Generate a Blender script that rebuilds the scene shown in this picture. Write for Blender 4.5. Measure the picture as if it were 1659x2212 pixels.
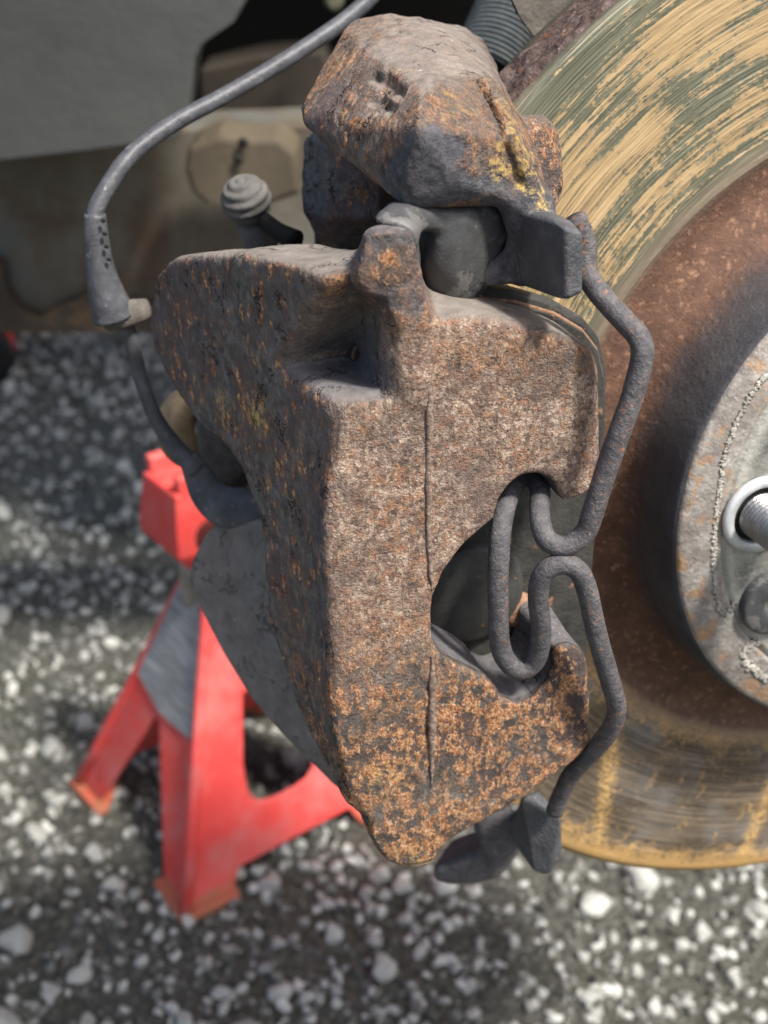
import bpy, math, random
import numpy as np
from mathutils import Matrix, Vector
from mathutils.geometry import tessellate_polygon

for o in list(bpy.data.objects): bpy.data.objects.remove(o)
SC = bpy.context.scene
COL = SC.collection
random.seed(4); RNG = np.random.default_rng(4)

# ------------------------------------------------------------------ camera
PITCH = math.radians(30); CAMZ = 0.58
W_, H_ = 1659.0, 2212.0                      # tracing frame of the photograph
FPX = H_ / 2 / math.tan(math.radians(22.5))
cam_d = bpy.data.cameras.new('camera'); cam = bpy.data.objects.new('camera', cam_d); COL.objects.link(cam)
cam.location = (0, 0, CAMZ); cam.rotation_euler = (math.radians(90) - PITCH, 0, 0)
cam_d.sensor_fit = 'VERTICAL'; cam_d.sensor_height = 36; cam_d.lens = 18 / math.tan(math.radians(22.5))
cam_d.clip_start = 0.01; cam_d.clip_end = 500
cam_d.dof.use_dof = True; cam_d.dof.focus_distance = 0.27; cam_d.dof.aperture_fstop = 16.0
SC.camera = cam

# ------------------------------------------------------------------ light
SUN_EL, SUN_AZ = math.radians(58), math.radians(128)   # azimuth measured from +Y towards +X
w = bpy.data.worlds.new('World'); SC.world = w; w.use_nodes = True
nt = w.node_tree; bg = nt.nodes['Background']; sky = nt.nodes.new('ShaderNodeTexSky')
sky.sky_type = 'NISHITA'; sky.sun_disc = False; sky.sun_elevation = SUN_EL; sky.sun_rotation = SUN_AZ
sky.air_density = 1.0; sky.dust_density = 4.0; sky.ozone_density = 1.0
nt.links.new(sky.outputs[0], bg.inputs[0]); bg.inputs[1].default_value = 0.105
sd = bpy.data.lights.new('sun', 'SUN'); sun = bpy.data.objects.new('sun', sd); COL.objects.link(sun)
sd.energy = 3.7; sd.angle = math.radians(7); sd.color = (1, 0.96, 0.9)
sdir = Vector((math.sin(SUN_AZ) * math.cos(SUN_EL), math.cos(SUN_AZ) * math.cos(SUN_EL), math.sin(SUN_EL)))
sun.rotation_euler = sdir.to_track_quat('Z', 'Y').to_euler(); sun.location = sdir * 3
SC.view_settings.view_transform = 'Standard'; SC.view_settings.look = 'None'
SC.view_settings.exposure = 0.93; SC.view_settings.gamma = 1; SC.view_settings.use_curve_mapping = False
SC.render.engine = 'CYCLES'; SC.cycles.use_denoising = True; SC.cycles.max_bounces = 6

# ------------------------------------------------------------------ frames
# camera space -> world
CW = np.array([[1, 0, 0], [0, math.sin(PITCH), -math.cos(PITCH)], [0, math.cos(PITCH), math.sin(PITCH)]])
CP = np.array([0, 0, CAMZ])
# brake frame: a = forward in the disc plane, b = up in the disc plane, h = outboard along the axle
_x0, _x1 = 0.3299, -0.4284
n_c = np.array([math.sin(_x0) * math.cos(_x1), math.sin(_x1), math.cos(_x0) * math.cos(_x1)])
c_c = np.array([.137, .0165, -.3548])
up_c = np.array([0, math.cos(PITCH), math.sin(PITCH)])
a_c = np.cross(up_c, n_c); a_c /= np.linalg.norm(a_c); b_c = np.cross(n_c, a_c)
MB = np.stack([a_c, b_c, n_c])
camL = MB @ (-c_c)
ROT = CW @ MB.T                              # brake -> world rotation
ORG = CW @ c_c + CP                          # hub centre in the world
def rayc(px, py): return np.array([(px - W_ / 2) / FPX, -(py - H_ / 2) / FPX, -1.])
def L(px, py, h):                            # point of the brake frame seen at a traced place, h in mm
    r = MB @ rayc(px, py); t = (h / 1000. - camL[2]) / r[2]; return camL + r * t
def LS(px, py, k=.26, a0=-.167, h0=.043):    # on the slanted outer face of the caliper bridge
    r = MB @ rayc(px, py); t = (a0 - k * h0 - (camL[0] - k * camL[2])) / (r[0] - k * r[2]); return camL + r * t
def toW(p): return ROT @ np.asarray(p) + ORG
def onZ(px, py, z=0.):
    r = CW @ rayc(px, py); return CP + r * ((z - CP[2]) / r[2])
def onY(px, py, y):
    r = CW @ rayc(px, py); return CP + r * (y / r[1])

def thing(name, label, cat, loc=(0, 0, 0), rot=None, group=None):
    o = bpy.data.objects.new(name, None); COL.objects.link(o); o.empty_display_size = .02
    m = Matrix.Translation(Vector(loc))
    if rot is not None: m = m @ Matrix([list(r) for r in rot]).to_4x4()
    o.matrix_world = m; o['label'] = label; o['category'] = cat
    if group: o['group'] = group
    return o
def mesh_obj(name, V, F, mat, parent=None, smooth=True, mats=None, fm=None):
    me = bpy.data.meshes.new(name)
    V = np.asarray(V, dtype=np.float32)
    if isinstance(F, np.ndarray):
        nf, k = F.shape
        me.vertices.add(len(V)); me.vertices.foreach_set('co', V.ravel())
        me.loops.add(nf * k); me.loops.foreach_set('vertex_index', F.astype(np.int32).ravel())
        me.polygons.add(nf); me.polygons.foreach_set('loop_start', np.arange(0, nf * k, k, dtype=np.int32))
        me.update(calc_edges=True)
    else:
        me.from_pydata([tuple(v) for v in V], [], [tuple(int(i) for i in f) for f in F]); me.update()
    me.polygons.foreach_set('use_smooth', np.full(len(me.polygons), smooth))
    for m in (mats or [mat]): me.materials.append(m)
    if fm is not None: me.polygons.foreach_set('material_index', np.asarray(fm, dtype=np.int32))
    o = bpy.data.objects.new(name, me); COL.objects.link(o)
    if parent is not None: o.parent = parent
    return o
def attr(o, name, rgb):
    at = o.data.color_attributes.new(name, 'FLOAT_COLOR', 'POINT')
    n = len(rgb); c = np.ones((n, 4), np.float32); c[:, :3] = rgb; at.data.foreach_set('color', c.ravel())

# ------------------------------------------------------------------ numpy noise
def vnoise(P, scale, seed=0):
    Q = P * scale + seed * 17.13; I = np.floor(Q).astype(np.int64); Fr = Q - I; Fr = Fr * Fr * (3 - 2 * Fr)
    def hsh(i, j, k):
        n = (i * 73856093) ^ (j * 19349663) ^ (k * 83492791) ^ (seed * 2654435761 & 0xffffff)
        n = (n ^ (n >> 13)) * 1274126177 & 0x7fffffff
        return ((n ^ (n >> 16)) & 0xffff) / 65535.
    r = 0
    for di in (0, 1):
        wx = Fr[:, 0] if di else 1 - Fr[:, 0]
        for dj in (0, 1):
            wy = Fr[:, 1] if dj else 1 - Fr[:, 1]
            for dk in (0, 1):
                wz = Fr[:, 2] if dk else 1 - Fr[:, 2]
                r = r + wx * wy * wz * hsh(I[:, 0] + di, I[:, 1] + dj, I[:, 2] + dk)
    return r * 2 - 1
def fbm(P, scale, oct=3, seed=0):
    r = 0; a = 1; t = 0
    for o in range(oct): r = r + a * vnoise(P, scale * 2 ** o, seed + o); t += a; a *= .5
    return r / t

# ------------------------------------------------------------------ solid modelling on a grid (distance fields)
class Field:
    def __init__(s, lo, hi, v):
        s.lo = np.array(lo, float); s.v = v
        s.n = np.ceil((np.array(hi) - s.lo) / v).astype(int) + 1
        s.ax = [s.lo[i] + v * np.arange(s.n[i]) for i in range(3)]
        s.D = np.full(s.n, .03, np.float32)
    def box(s, lo, hi):
        i0 = np.clip(np.floor((np.array(lo) - s.lo) / s.v).astype(int), 0, s.n); i1 = np.clip(np.ceil((np.array(hi) - s.lo) / s.v).astype(int) + 1, 0, s.n)
        return tuple(slice(a, b) for a, b in zip(i0, i1))
    def axes(s, sl): return s.ax[0][sl[0]][:, None, None].astype(np.float32), s.ax[1][sl[1]][None, :, None].astype(np.float32), s.ax[2][sl[2]][None, None, :].astype(np.float32)
    def put(s, sl, d, k=.002, sub=False):
        D = s.D[sl]; d = d.astype(np.float32)
        if sub: D = -D
        if k > 0:
            hh = np.clip(.5 + .5 * (D - d) / k, 0, 1) if not sub else np.clip(.5 + .5 * (D - d) / k, 0, 1)
            if sub:   # smooth max(D0,-d) = -smin(-D0, d)
                R = -(D * (1 - hh) + d * hh - k * hh * (1 - hh))
            else: R = D * (1 - hh) + d * hh - k * hh * (1 - hh)
        else: R = -np.minimum(D, d) if sub else np.minimum(D, d)
        s.D[sl] = R
    def hull(s, pts, r=.002, k=.002, sub=False, m=.008):
        import bmesh
        pts = np.array(pts); bm = bmesh.new()
        for p in pts: bm.verts.new(p * 100)
        bmesh.ops.convex_hull(bm, input=bm.verts); pl = []
        for f in bm.faces:
            f.normal_update()
            if f.calc_area() < 1e-8: continue
            nn = np.array(f.normal); dd = nn @ np.array(f.verts[0].co) / 100
            if not any(abs(dd - e) < 1e-5 and (nn @ q) > .9999 for q, e in pl): pl.append((nn, dd))
        bm.free(); cen = pts.mean(0)
        sl = s.box(pts.min(0) - m, pts.max(0) + m); A, B, C = s.axes(sl); d = None
        for nn, dd in pl:
            if nn @ cen > dd: nn, dd = -nn, -dd
            t = A * np.float32(nn[0]) + B * np.float32(nn[1]) + C * np.float32(nn[2]) - np.float32(dd)
            if d is None: d = t
            else:
                if r > 0:
                    hh = np.clip(.5 + .5 * (t - d) / r, 0, 1); d = d * (1 - hh) + t * hh + r * hh * (1 - hh)
                else: d = np.maximum(d, t)
        s.put(sl, d, k, sub)
    @staticmethod
    def poly2(X, Y, P):
        P = np.array(P); d = np.full(np.broadcast(X, Y).shape, 1e9); ins = np.zeros(d.shape, bool)
        for i in range(len(P)):
            a, b = P[i - 1], P[i]; e = b - a; wx, wy = X - a[0], Y - a[1]
            t = np.clip((wx * e[0] + wy * e[1]) / (e @ e + 1e-12), 0, 1)
            d = np.minimum(d, (wx - e[0] * t) ** 2 + (wy - e[1] * t) ** 2)
            c = ((a[1] > Y) != (b[1] > Y)) & (X < (b[0] - a[0]) * (Y - a[1]) / (b[1] - a[1] + 1e-15) + a[0]); ins ^= c
        d = np.sqrt(d); return np.where(ins, -d, d)
    def prism(s, P, h0, h1, r=.002, k=.002, sub=False):     # outline in (a,b), from h0 to h1
        P = np.array(P)[:, :2]; m = .01
        sl = s.box([P[:, 0].min() - m, P[:, 1].min() - m, h0 - m], [P[:, 0].max() + m, P[:, 1].max() + m, h1 + m]); A, B, C = s.axes(sl)
        d2 = s.poly2(A[:, :, 0], B[:, :, 0], P).astype(np.float32)[:, :, None] + r
        dh = np.abs(C - (h0 + h1) / 2) - (h1 - h0) / 2 + r
        d = np.minimum(np.maximum(d2, dh), 0) + np.sqrt(np.maximum(d2, 0) ** 2 + np.maximum(dh, 0) ** 2) - r
        s.put(sl, d, k, sub)
    def slab(s, P, th, a0=-.167, k_=.26, h0=.043, r=.003, k=.002):   # outline in (h,b) on the slanted bridge face
        P = np.array(P)[:, [2, 1]]; m = .01
        sl = s.box([-.3, P[:, 1].min() - m, P[:, 0].min() - m], [0, P[:, 1].max() + m, P[:, 0].max() + m]); A, B, C = s.axes(sl)
        d2 = s.poly2(C[0], B[0], P).astype(np.float32)[None] + r
        u = (A - (a0 - k_ * (h0 - C))) / math.sqrt(1 + k_ * k_)
        dh = np.abs(u - th / 2) - th / 2 + r
        d = np.minimum(np.maximum(d2, dh), 0) + np.sqrt(np.maximum(d2, 0) ** 2 + np.maximum(dh, 0) ** 2) - r
        s.put(sl, d, k)
    def capsule(s, pts, rad, k=.001, sub=False):
        pts = [np.array(p) for p in pts]; rad = rad if hasattr(rad, '__len__') else [rad] * len(pts)
        for (p, q, r0, r1) in zip(pts[:-1], pts[1:], rad[:-1], rad[1:]):
            m = max(r0, r1) + .008; sl = s.box(np.minimum(p, q) - m, np.maximum(p, q) + m); A, B, C = s.axes(sl); e = q - p
            t = np.clip(((A - p[0]) * e[0] + (B - p[1]) * e[1] + (C - p[2]) * e[2]) / (e @ e + 1e-12), 0, 1)
            d = np.sqrt((A - p[0] - e[0] * t) ** 2 + (B - p[1] - e[1] * t) ** 2 + (C - p[2] - e[2] * t) ** 2) - (r0 + (r1 - r0) * t)
            s.put(sl, d, k, sub)
    def blur(s, n=2):
        for _ in range(n):
            for ax in range(3):
                D = s.D; E = D.copy()
                a = [slice(None)] * 3; b = [slice(None)] * 3; c = [slice(None)] * 3
                a[ax] = slice(0, -2); b[ax] = slice(1, -1); c[ax] = slice(2, None)
                E[tuple(b)] = .25 * D[tuple(a)] + .5 * D[tuple(b)] + .25 * D[tuple(c)]; s.D = E
    def mesh(s):                                             # surface nets
        D = s.D; S = D < 0
        n = np.array(D.shape) - 1
        cnt = np.zeros(n, np.int8)
        offs = [(i, j, k) for i in (0, 1) for j in (0, 1) for k in (0, 1)]
        for (i, j, k) in offs: cnt += S[i:i + n[0], j:j + n[1], k:k + n[2]]
        act = (cnt > 0) & (cnt < 8); idx = np.argwhere(act); vid = np.full(n, -1, np.int64); vid[act] = np.arange(len(idx))
        vals = np.stack([D[idx[:, 0] + i, idx[:, 1] + j, idx[:, 2] + k] for (i, j, k) in offs], 1)
        acc = np.zeros((len(idx), 3)); num = np.zeros(len(idx))
        for p in range(8):
            for q in range(p + 1, 8):
                op, oq = np.array(offs[p]), np.array(offs[q])
                if np.abs(op - oq).sum() != 1: continue
                vp, vq = vals[:, p], vals[:, q]; m = (vp < 0) != (vq < 0); t = np.where(m, vp / np.where(m, vp - vq, 1), 0)
                acc += np.where(m[:, None], op + (oq - op) * t[:, None], 0); num += m
        V = s.lo + s.v * (idx + acc / num[:, None]); F = []
        for ax in range(3):
            u, v = (ax + 1) % 3, (ax + 2) % 3
            a = [slice(None)] * 3; b = [slice(None)] * 3; a[ax] = slice(0, -1); b[ax] = slice(1, None)
            ch = S[tuple(a)] != S[tuple(b)]; e = np.argwhere(ch)
            e = e[(e[:, u] > 0) & (e[:, v] > 0) & (e[:, u] < n[u]) & (e[:, v] < n[v])]
            du = np.zeros(3, int); dv = np.zeros(3, int); du[u] = 1; dv[v] = 1
            q = [vid[tuple(x.T)] for x in (e - du - dv, e - dv, e, e - du)]
            q = np.stack(q, 1); fl = ~S[tuple(e.T)]; q[fl] = q[fl][:, ::-1]; F.append(q)
        F = np.concatenate(F); F = F[(F >= 0).all(1)]
        return V, F
def vnormals(V, F):
    fn = np.cross(V[F[:, 2]] - V[F[:, 0]], V[F[:, 3]] - V[F[:, 1]]); N = np.zeros_like(V)
    for i in range(4): np.add.at(N, F[:, i], fn)
    return N / (np.linalg.norm(N, axis=1, keepdims=True) + 1e-12)
def gauss(V, pts):                                           # sum of soft spots (place, radii, weight)
    r = np.zeros(len(V))
    for (p, s, wgt) in pts:
        s = np.array(s if hasattr(s, '__len__') else (s, s, s)); r = r + wgt * np.exp(-(((V - p) / s) ** 2).sum(1))
    return r

def ragged(m, V, seed, lo=.38, k=3.2, amp=.55, sc=260):
    return np.clip((m + amp * fbm(V, sc, 4, seed) * np.clip(m * 3, 0, 1) - lo) * k, 0, 1)

# ------------------------------------------------------------------ materials
class Mat:
    def __init__(s, name, rough=.8, metal=0., spec=.3):
        s.m = bpy.data.materials.new(name); s.m.use_nodes = True; s.t = s.m.node_tree; s.N = s.t.nodes
        s.b = s.N['Principled BSDF']; s.b.inputs['Roughness'].default_value = rough; s.b.inputs['Metallic'].default_value = metal
        s.b.inputs['Specular IOR Level'].default_value = spec; s.tc = s.N.new('ShaderNodeTexCoord').outputs['Object']
    def L(s, a, b): s.t.links.new(a, b)
    def set(s, sock, v):
        if hasattr(v, 'links') or isinstance(v, bpy.types.NodeSocket): s.L(v, sock)
        else: sock.default_value = v if not (isinstance(v, tuple) and len(v) == 3 and sock.type == 'RGBA') else (*v, 1)
    def mapv(s, scale=(1, 1, 1), rot=(0, 0, 0), loc=(0, 0, 0), vec=None):
        n = s.N.new('ShaderNodeMapping'); s.L(vec or s.tc, n.inputs[0]); n.inputs['Scale'].default_value = scale; n.inputs['Rotation'].default_value = rot; n.inputs['Location'].default_value = loc
        return n.outputs[0]
    def noise(s, scale, detail=4, rough=.6, vec=None, dist=0., color=False):
        n = s.N.new('ShaderNodeTexNoise'); s.L(vec or s.tc, n.inputs['Vector']); n.inputs['Scale'].default_value = scale
        n.inputs['Detail'].default_value = detail; n.inputs['Roughness'].default_value = rough; n.inputs['Distortion'].default_value = dist
        return n.outputs['Color' if color else 'Fac']
    def vor(s, scale, feat='F1', vec=None, out='Distance', rnd=1.):
        n = s.N.new('ShaderNodeTexVoronoi'); s.L(vec or s.tc, n.inputs['Vector']); n.feature = feat; n.inputs['Scale'].default_value = scale
        n.inputs['Randomness'].default_value = rnd; return n.outputs[out]
    def ramp(s, fac, *stops):
        n = s.N.new('ShaderNodeValToRGB'); s.set(n.inputs[0], fac); e = n.color_ramp.elements
        while len(e) < len(stops): e.new(.5)
        for i, (p, c) in enumerate(stops): e[i].position = p; e[i].color = (c, c, c, 1) if not hasattr(c, '__len__') else (*c, 1)
        return n.outputs[0]
    def step(s, fac, a, b): return s.ramp(fac, (a, 0.), (b, 1.)) if a < b else s.ramp(fac, (b, 1.), (a, 0.))
    def mix(s, fac, a, b, mode='MIX'):
        n = s.N.new('ShaderNodeMix'); n.data_type = 'RGBA'; n.blend_type = mode
        s.set(n.inputs[0], fac); s.set(n.inputs[6], a); s.set(n.inputs[7], b); return n.outputs[2]
    def math(s, op, a, b=0., c=0.):
        n = s.N.new('ShaderNodeMath'); n.operation = op; s.set(n.inputs[0], a); s.set(n.inputs[1], b); s.set(n.inputs[2], c); return n.outputs[0]
    def attr(s, name):
        n = s.N.new('ShaderNodeAttribute'); n.attribute_name = name; q = s.N.new('ShaderNodeSeparateColor'); s.L(n.outputs['Color'], q.inputs[0]); return q.outputs
    def xyz(s, vec=None):
        n = s.N.new('ShaderNodeSeparateXYZ'); s.L(vec or s.tc, n.inputs[0]); return n.outputs
    def bump(s, h, dist=.0005, strength=1., prev=None):
        n = s.N.new('ShaderNodeBump'); s.set(n.inputs['Height'], h); n.inputs['Distance'].default_value = dist; n.inputs['Strength'].default_value = strength
        if prev is not None: s.L(prev, n.inputs['Normal'])
        return n.outputs[0]
    def done(s, color=None, rough=None, normal=None, metal=None):
        if color is not None: s.set(s.b.inputs['Base Color'], color)
        if rough is not None: s.set(s.b.inputs['Roughness'], rough)
        if normal is not None: s.L(normal, s.b.inputs['Normal'])
        if metal is not None: s.set(s.b.inputs['Metallic'], metal)
        return s.m

def mat_casting():
    """Cast iron; attributes say where it is clumped rust, sandy tan, dusty, dark and smooth, flecked."""
    M = Mat('rusty_cast_iron', .82, 0, .35)
    r1 = M.attr('rust'); rust, tan, dust = r1[0], r1[1], r1[2]
    r2 = M.attr('dark_fleck'); dark, fleck, yel = r2[0], r2[1], r2[2]
    iso = M.mapv((1, .66, 1)); big = M.noise(60, 5, .6); mid = M.noise(260, 5, .65); fine = M.noise(900, 4, .7); grain = M.noise(1700, 3, .75)
    st = M.noise(420, 5, .7, vec=M.mapv((1, .45, 1)))
    base = M.ramp(mid, (.3, (.06, .053, .048)), (.48, (.12, .106, .093)), (.6, (.18, .16, .14)), (.74, (.26, .235, .205)))
    base = M.mix(M.step(big, .42, .62), base, (.12, .082, .075))
    # sandy tan grain
    cell = M.N.new('ShaderNodeSeparateColor'); M.L(M.vor(1500, vec=iso, out='Color'), cell.inputs[0]); cv = cell.outputs[0]
    gsum = M.math('ADD', M.math('MULTIPLY', M.noise(1700, 3, .85, vec=iso), .42), M.math('ADD', M.math('MULTIPLY', cv, .14), M.math('MULTIPLY', mid, .45)))
    tg = M.ramp(gsum, (.38, (.11, .068, .05)), (.46, (.2, .138, .102)), (.53, (.32, .228, .168)), (.64, (.58, .455, .35)))
    tg = M.mix(M.math('MULTIPLY', M.step(M.noise(480, 4, .7), .54, .62), .7), tg, (.36, .17, .09))
    tg = M.mix(M.math('MULTIPLY', M.step(M.noise(75, 6, .7, vec=M.mapv(loc=(4, 4, 1))), .46, .62), .6), tg, (.125, .092, .085))
    base = M.mix(M.math('MULTIPLY', tan, M.math('ADD', .55, M.step(big, .3, .5))), base, tg)
    # clumped orange rust
    cl = M.math('ADD', M.math('MULTIPLY', M.noise(430, 6, .78, vec=iso), .75), M.math('MULTIPLY', M.noise(130, 4, .6, vec=M.mapv(loc=(9, 2, 4))), .25))
    oc = M.ramp(M.noise(1250, 4, .85, vec=iso), (.34, (.16, .055, .025)), (.45, (.42, .17, .07)), (.54, (.68, .37, .18)), (.66, (.86, .66, .44)))
    cm = M.math('MULTIPLY', rust, M.math('MULTIPLY', M.step(cl, .485, .53), M.math('ADD', .35, M.step(big, .35, .55))))
    base = M.mix(cm, base, oc)
    # flecks drawn out along b
    fl = M.step(st, .54, .59)
    fc = M.ramp(M.noise(700, 3, .6), (.35, (.2, .075, .03)), (.52, (.46, .2, .08)), (.66, (.8, .5, .25)))
    base = M.mix(M.math('MULTIPLY', fleck, M.math('MULTIPLY', fl, M.step(M.noise(120, 4, .6), .42, .56))), base, fc)
    # dust
    dc = M.ramp(M.noise(160, 6, .7), (.3, (.14, .12, .105)), (.55, (.22, .195, .17)), (.75, (.29, .26, .225)))
    base = M.mix(M.math('MULTIPLY', dust, M.step(M.noise(300, 5, .7), .22, .45)), base, dc)
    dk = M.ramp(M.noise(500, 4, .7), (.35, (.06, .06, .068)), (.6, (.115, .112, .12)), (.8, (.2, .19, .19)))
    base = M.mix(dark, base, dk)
    base = M.mix(M.math('MULTIPLY', yel, M.step(M.noise(500, 5, .75), .45, .6)), base, (.68, .47, .16))
    base = M.mix(M.math('MULTIPLY', M.step(M.noise(620, 2, .5, vec=M.mapv(loc=(3, 1, 2))), .74, .78), .7), base, (.6, .52, .45))
    # cracks
    wv = M.mapv((1, .35, 1)); wn = M.N.new('ShaderNodeVectorMath'); wn.operation = 'MULTIPLY_ADD'
    M.L(M.noise(180, 3, .6, color=True), wn.inputs[0]); wn.inputs[1].default_value = (.012, .012, .012); M.L(wv, wn.inputs[2])
    cr = M.vor(110, 'DISTANCE_TO_EDGE', vec=wn.outputs[0])
    crk = M.math('MULTIPLY', M.step(cr, .032, .0), M.math('MULTIPLY', M.step(M.noise(90, 3, .6, vec=M.mapv(loc=(5, 5, 5))), .53, .6), M.math('ADD', fleck, M.math('MULTIPLY', dust, .5))))
    base = M.mix(M.math('MULTIPLY', crk, .65), base, (.02, .017, .015))
    rgh = M.math('SUBTRACT', .86, M.math('MULTIPLY', M.step(mid, .45, .7), .28))
    amp = M.math('ADD', M.math('MULTIPLY', M.math('ADD', tan, rust), .8), .55)
    amp = M.math('MULTIPLY', amp, M.math('SUBTRACT', 1., M.math('MULTIPLY', M.math('ADD', dust, dark), .55)))
    hgt = M.math('ADD', M.math('MULTIPLY', fine, .6), M.math('MULTIPLY', cl, M.math('ADD', .7, M.math('MULTIPLY', rust, 1.3))))
    hgt = M.math('ADD', hgt, M.math('MULTIPLY', M.noise(2400, 2, .6), .25))
    hgt = M.math('MULTIPLY', hgt, amp); hgt = M.math('SUBTRACT', hgt, M.math('MULTIPLY', crk, 1.0))
    return M.done(base, rgh, M.bump(hgt, .0016, 1.))
def mat_simple(name, stops, scale=200, rough=.8, metal=0., bump=.0004, bscale=600, spots=None, spec=.3, detail=5):
    M = Mat(name, rough, metal, spec); c = M.ramp(M.noise(scale, detail, .65), *stops)
    if spots:
        for (sc, a, b, col) in spots: c = M.mix(M.step(M.noise(sc, 5, .7, vec=M.mapv(loc=(sc, 1, 2))), a, b), c, col)
    r = M.math('ADD', rough - .08, M.math('MULTIPLY', M.noise(scale * 2, 3, .6), .16))
    return M.done(c, r, M.bump(M.math('ADD', M.noise(bscale, 4, .7), M.math('MULTIPLY', M.noise(bscale * .25, 3, .6), .7)), bump, .8) if bump else None)
def mat_wire():
    M = Mat('sprung_wire', .6, 0, .5)
    c = M.ramp(M.noise(350, 5, .7), (.3, (.045, .042, .046)), (.55, (.085, .08, .084)), (.75, (.15, .13, .125)))
    c = M.mix(M.math('MULTIPLY', M.step(M.noise(600, 5, .75), .56, .66), M.step(M.noise(60, 2, .5), .42, .6)), c, (.36, .17, .08))
    c = M.mix(M.step(M.noise(1300, 3, .7), .68, .75), c, (.35, .3, .26))
    return M.done(c, M.math('ADD', .5, M.math('MULTIPLY', M.noise(300, 3, .6), .3)), M.bump(M.math('ADD', M.noise(1100, 4, .7), M.noise(350, 3, .7)), .0006, .8))
def mat_disc():
    """Brake disc, turned marks and flash rust by radius; z is the axle."""
    M = Mat('brake_disc_metal', .5, .0, .5); X, Y, Z = M.xyz()
    r = M.math('SQRT', M.math('ADD', M.math('MULTIPLY', X, X), M.math('MULTIPLY', Y, Y))); th = M.math('ARCTAN2', Y, M.math('MULTIPLY', X, -1.))
    def pol(rs, ts, off=0.):
        n = M.N.new('ShaderNodeCombineXYZ'); M.set(n.inputs[0], M.math('MULTIPLY', r, rs)); M.set(n.inputs[1], M.math('MULTIPLY', th, ts)); n.inputs[2].default_value = off; return n.outputs[0]
    fine = M.noise(1, 3, .7, vec=pol(2300, 5)); mid = M.noise(1, 4, .7, vec=pol(620, 3.2, 3)); wide = M.noise(1, 3, .55, vec=pol(110, 2.2, 9)); patch = M.noise(42, 5, .65); sp = M.noise(420, 5, .75)
    green = M.ramp(fine, (.3, (.045, .052, .034)), (.46, (.105, .11, .073)), (.58, (.2, .195, .13)), (.72, (.4, .36, .25)))
    gold = M.ramp(M.math('ADD', M.math('MULTIPLY', mid, .5), M.math('MULTIPLY', fine, .5)), (.36, (.10, .08, .042)), (.45, (.23, .165, .082)), (.53, (.38, .262, .125)), (.66, (.52, .39, .22)))
    spd = M.noise(1, 5, .8, vec=pol(900, 60, 5)); gm = M.math('ADD', M.math('MULTIPLY', wide, .5), M.math('ADD', M.math('MULTIPLY', patch, .5), M.math('ADD', M.math('MULTIPLY', mid, .62), M.math('MULTIPLY', spd, .42))))
    edge_o = M.step(r, .138, .149); edge_i = M.step(r, .107, .098)
    gm = M.math('SUBTRACT', gm, M.math('MULTIPLY', M.math('ADD', edge_o, edge_i), .16))
    g1 = M.step(gm, .97, 1.13)
    top = M.mix(g1, green, gold)
    top = M.mix(M.math('MULTIPLY', M.step(fine, .6, .75), .4), top, (.48, .39, .25))
    top = M.mix(M.math('MULTIPLY', M.step(M.noise(1, 3, .6, vec=pol(300, 3, 6)), .6, .7), .55), top, (.07, .075, .05))
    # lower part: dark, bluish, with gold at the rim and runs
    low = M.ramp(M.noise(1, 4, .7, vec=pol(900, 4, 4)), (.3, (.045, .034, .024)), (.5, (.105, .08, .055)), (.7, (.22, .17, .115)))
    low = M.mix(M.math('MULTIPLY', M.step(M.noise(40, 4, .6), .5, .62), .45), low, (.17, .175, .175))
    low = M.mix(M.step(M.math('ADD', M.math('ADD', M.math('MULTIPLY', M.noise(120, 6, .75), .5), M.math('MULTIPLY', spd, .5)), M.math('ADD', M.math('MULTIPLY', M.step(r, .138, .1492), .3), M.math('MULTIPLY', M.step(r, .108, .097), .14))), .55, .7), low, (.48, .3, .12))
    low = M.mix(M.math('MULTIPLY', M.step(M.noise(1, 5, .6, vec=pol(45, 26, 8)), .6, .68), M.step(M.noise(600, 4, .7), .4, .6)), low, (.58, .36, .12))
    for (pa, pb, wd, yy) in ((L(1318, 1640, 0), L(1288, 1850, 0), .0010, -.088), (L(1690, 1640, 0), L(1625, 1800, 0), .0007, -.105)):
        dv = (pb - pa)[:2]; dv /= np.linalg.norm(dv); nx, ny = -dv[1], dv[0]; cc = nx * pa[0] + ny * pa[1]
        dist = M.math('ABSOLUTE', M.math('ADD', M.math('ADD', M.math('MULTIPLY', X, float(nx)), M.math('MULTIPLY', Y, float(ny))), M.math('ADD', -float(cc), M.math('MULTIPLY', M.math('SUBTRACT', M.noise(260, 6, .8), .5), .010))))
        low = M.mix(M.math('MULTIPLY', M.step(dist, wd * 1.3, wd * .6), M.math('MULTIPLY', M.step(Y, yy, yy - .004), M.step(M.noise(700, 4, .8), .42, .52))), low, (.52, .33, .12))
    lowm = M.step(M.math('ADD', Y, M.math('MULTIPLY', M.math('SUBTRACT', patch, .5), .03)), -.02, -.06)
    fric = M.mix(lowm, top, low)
    rust = M.ramp(M.noise(150, 6, .7), (.3, (.035, .018, .012)), (.5, (.075, .04, .028)), (.68, (.13, .07, .045)))
    rust = M.mix(M.math('MULTIPLY', M.step(M.noise(90, 5, .7, vec=pol(240, 5, 2)), .5, .66), .8), rust, (.34, .14, .05))
    rust = M.mix(M.math('MULTIPLY', M.step(M.noise(420, 5, .75), .55, .66), .7), rust, (.36, .2, .12))
    wall = M.ramp(M.noise(90, 4, .6), (.35, (.04, .04, .046)), (.65, (.075, .074, .08)))
    wallm = M.math('MULTIPLY', M.step(r, .0775, .0755), M.step(M.math('ADD', Z, M.math('MULTIPLY', M.noise(60, 3, .6), .02)), .012, .018))
    rust = M.mix(wallm, rust, wall)
    rim = M.ramp(M.noise(260, 6, .75), (.35, (.045, .024, .02)), (.55, (.12, .075, .06)), (.7, (.24, .17, .14)))
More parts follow.
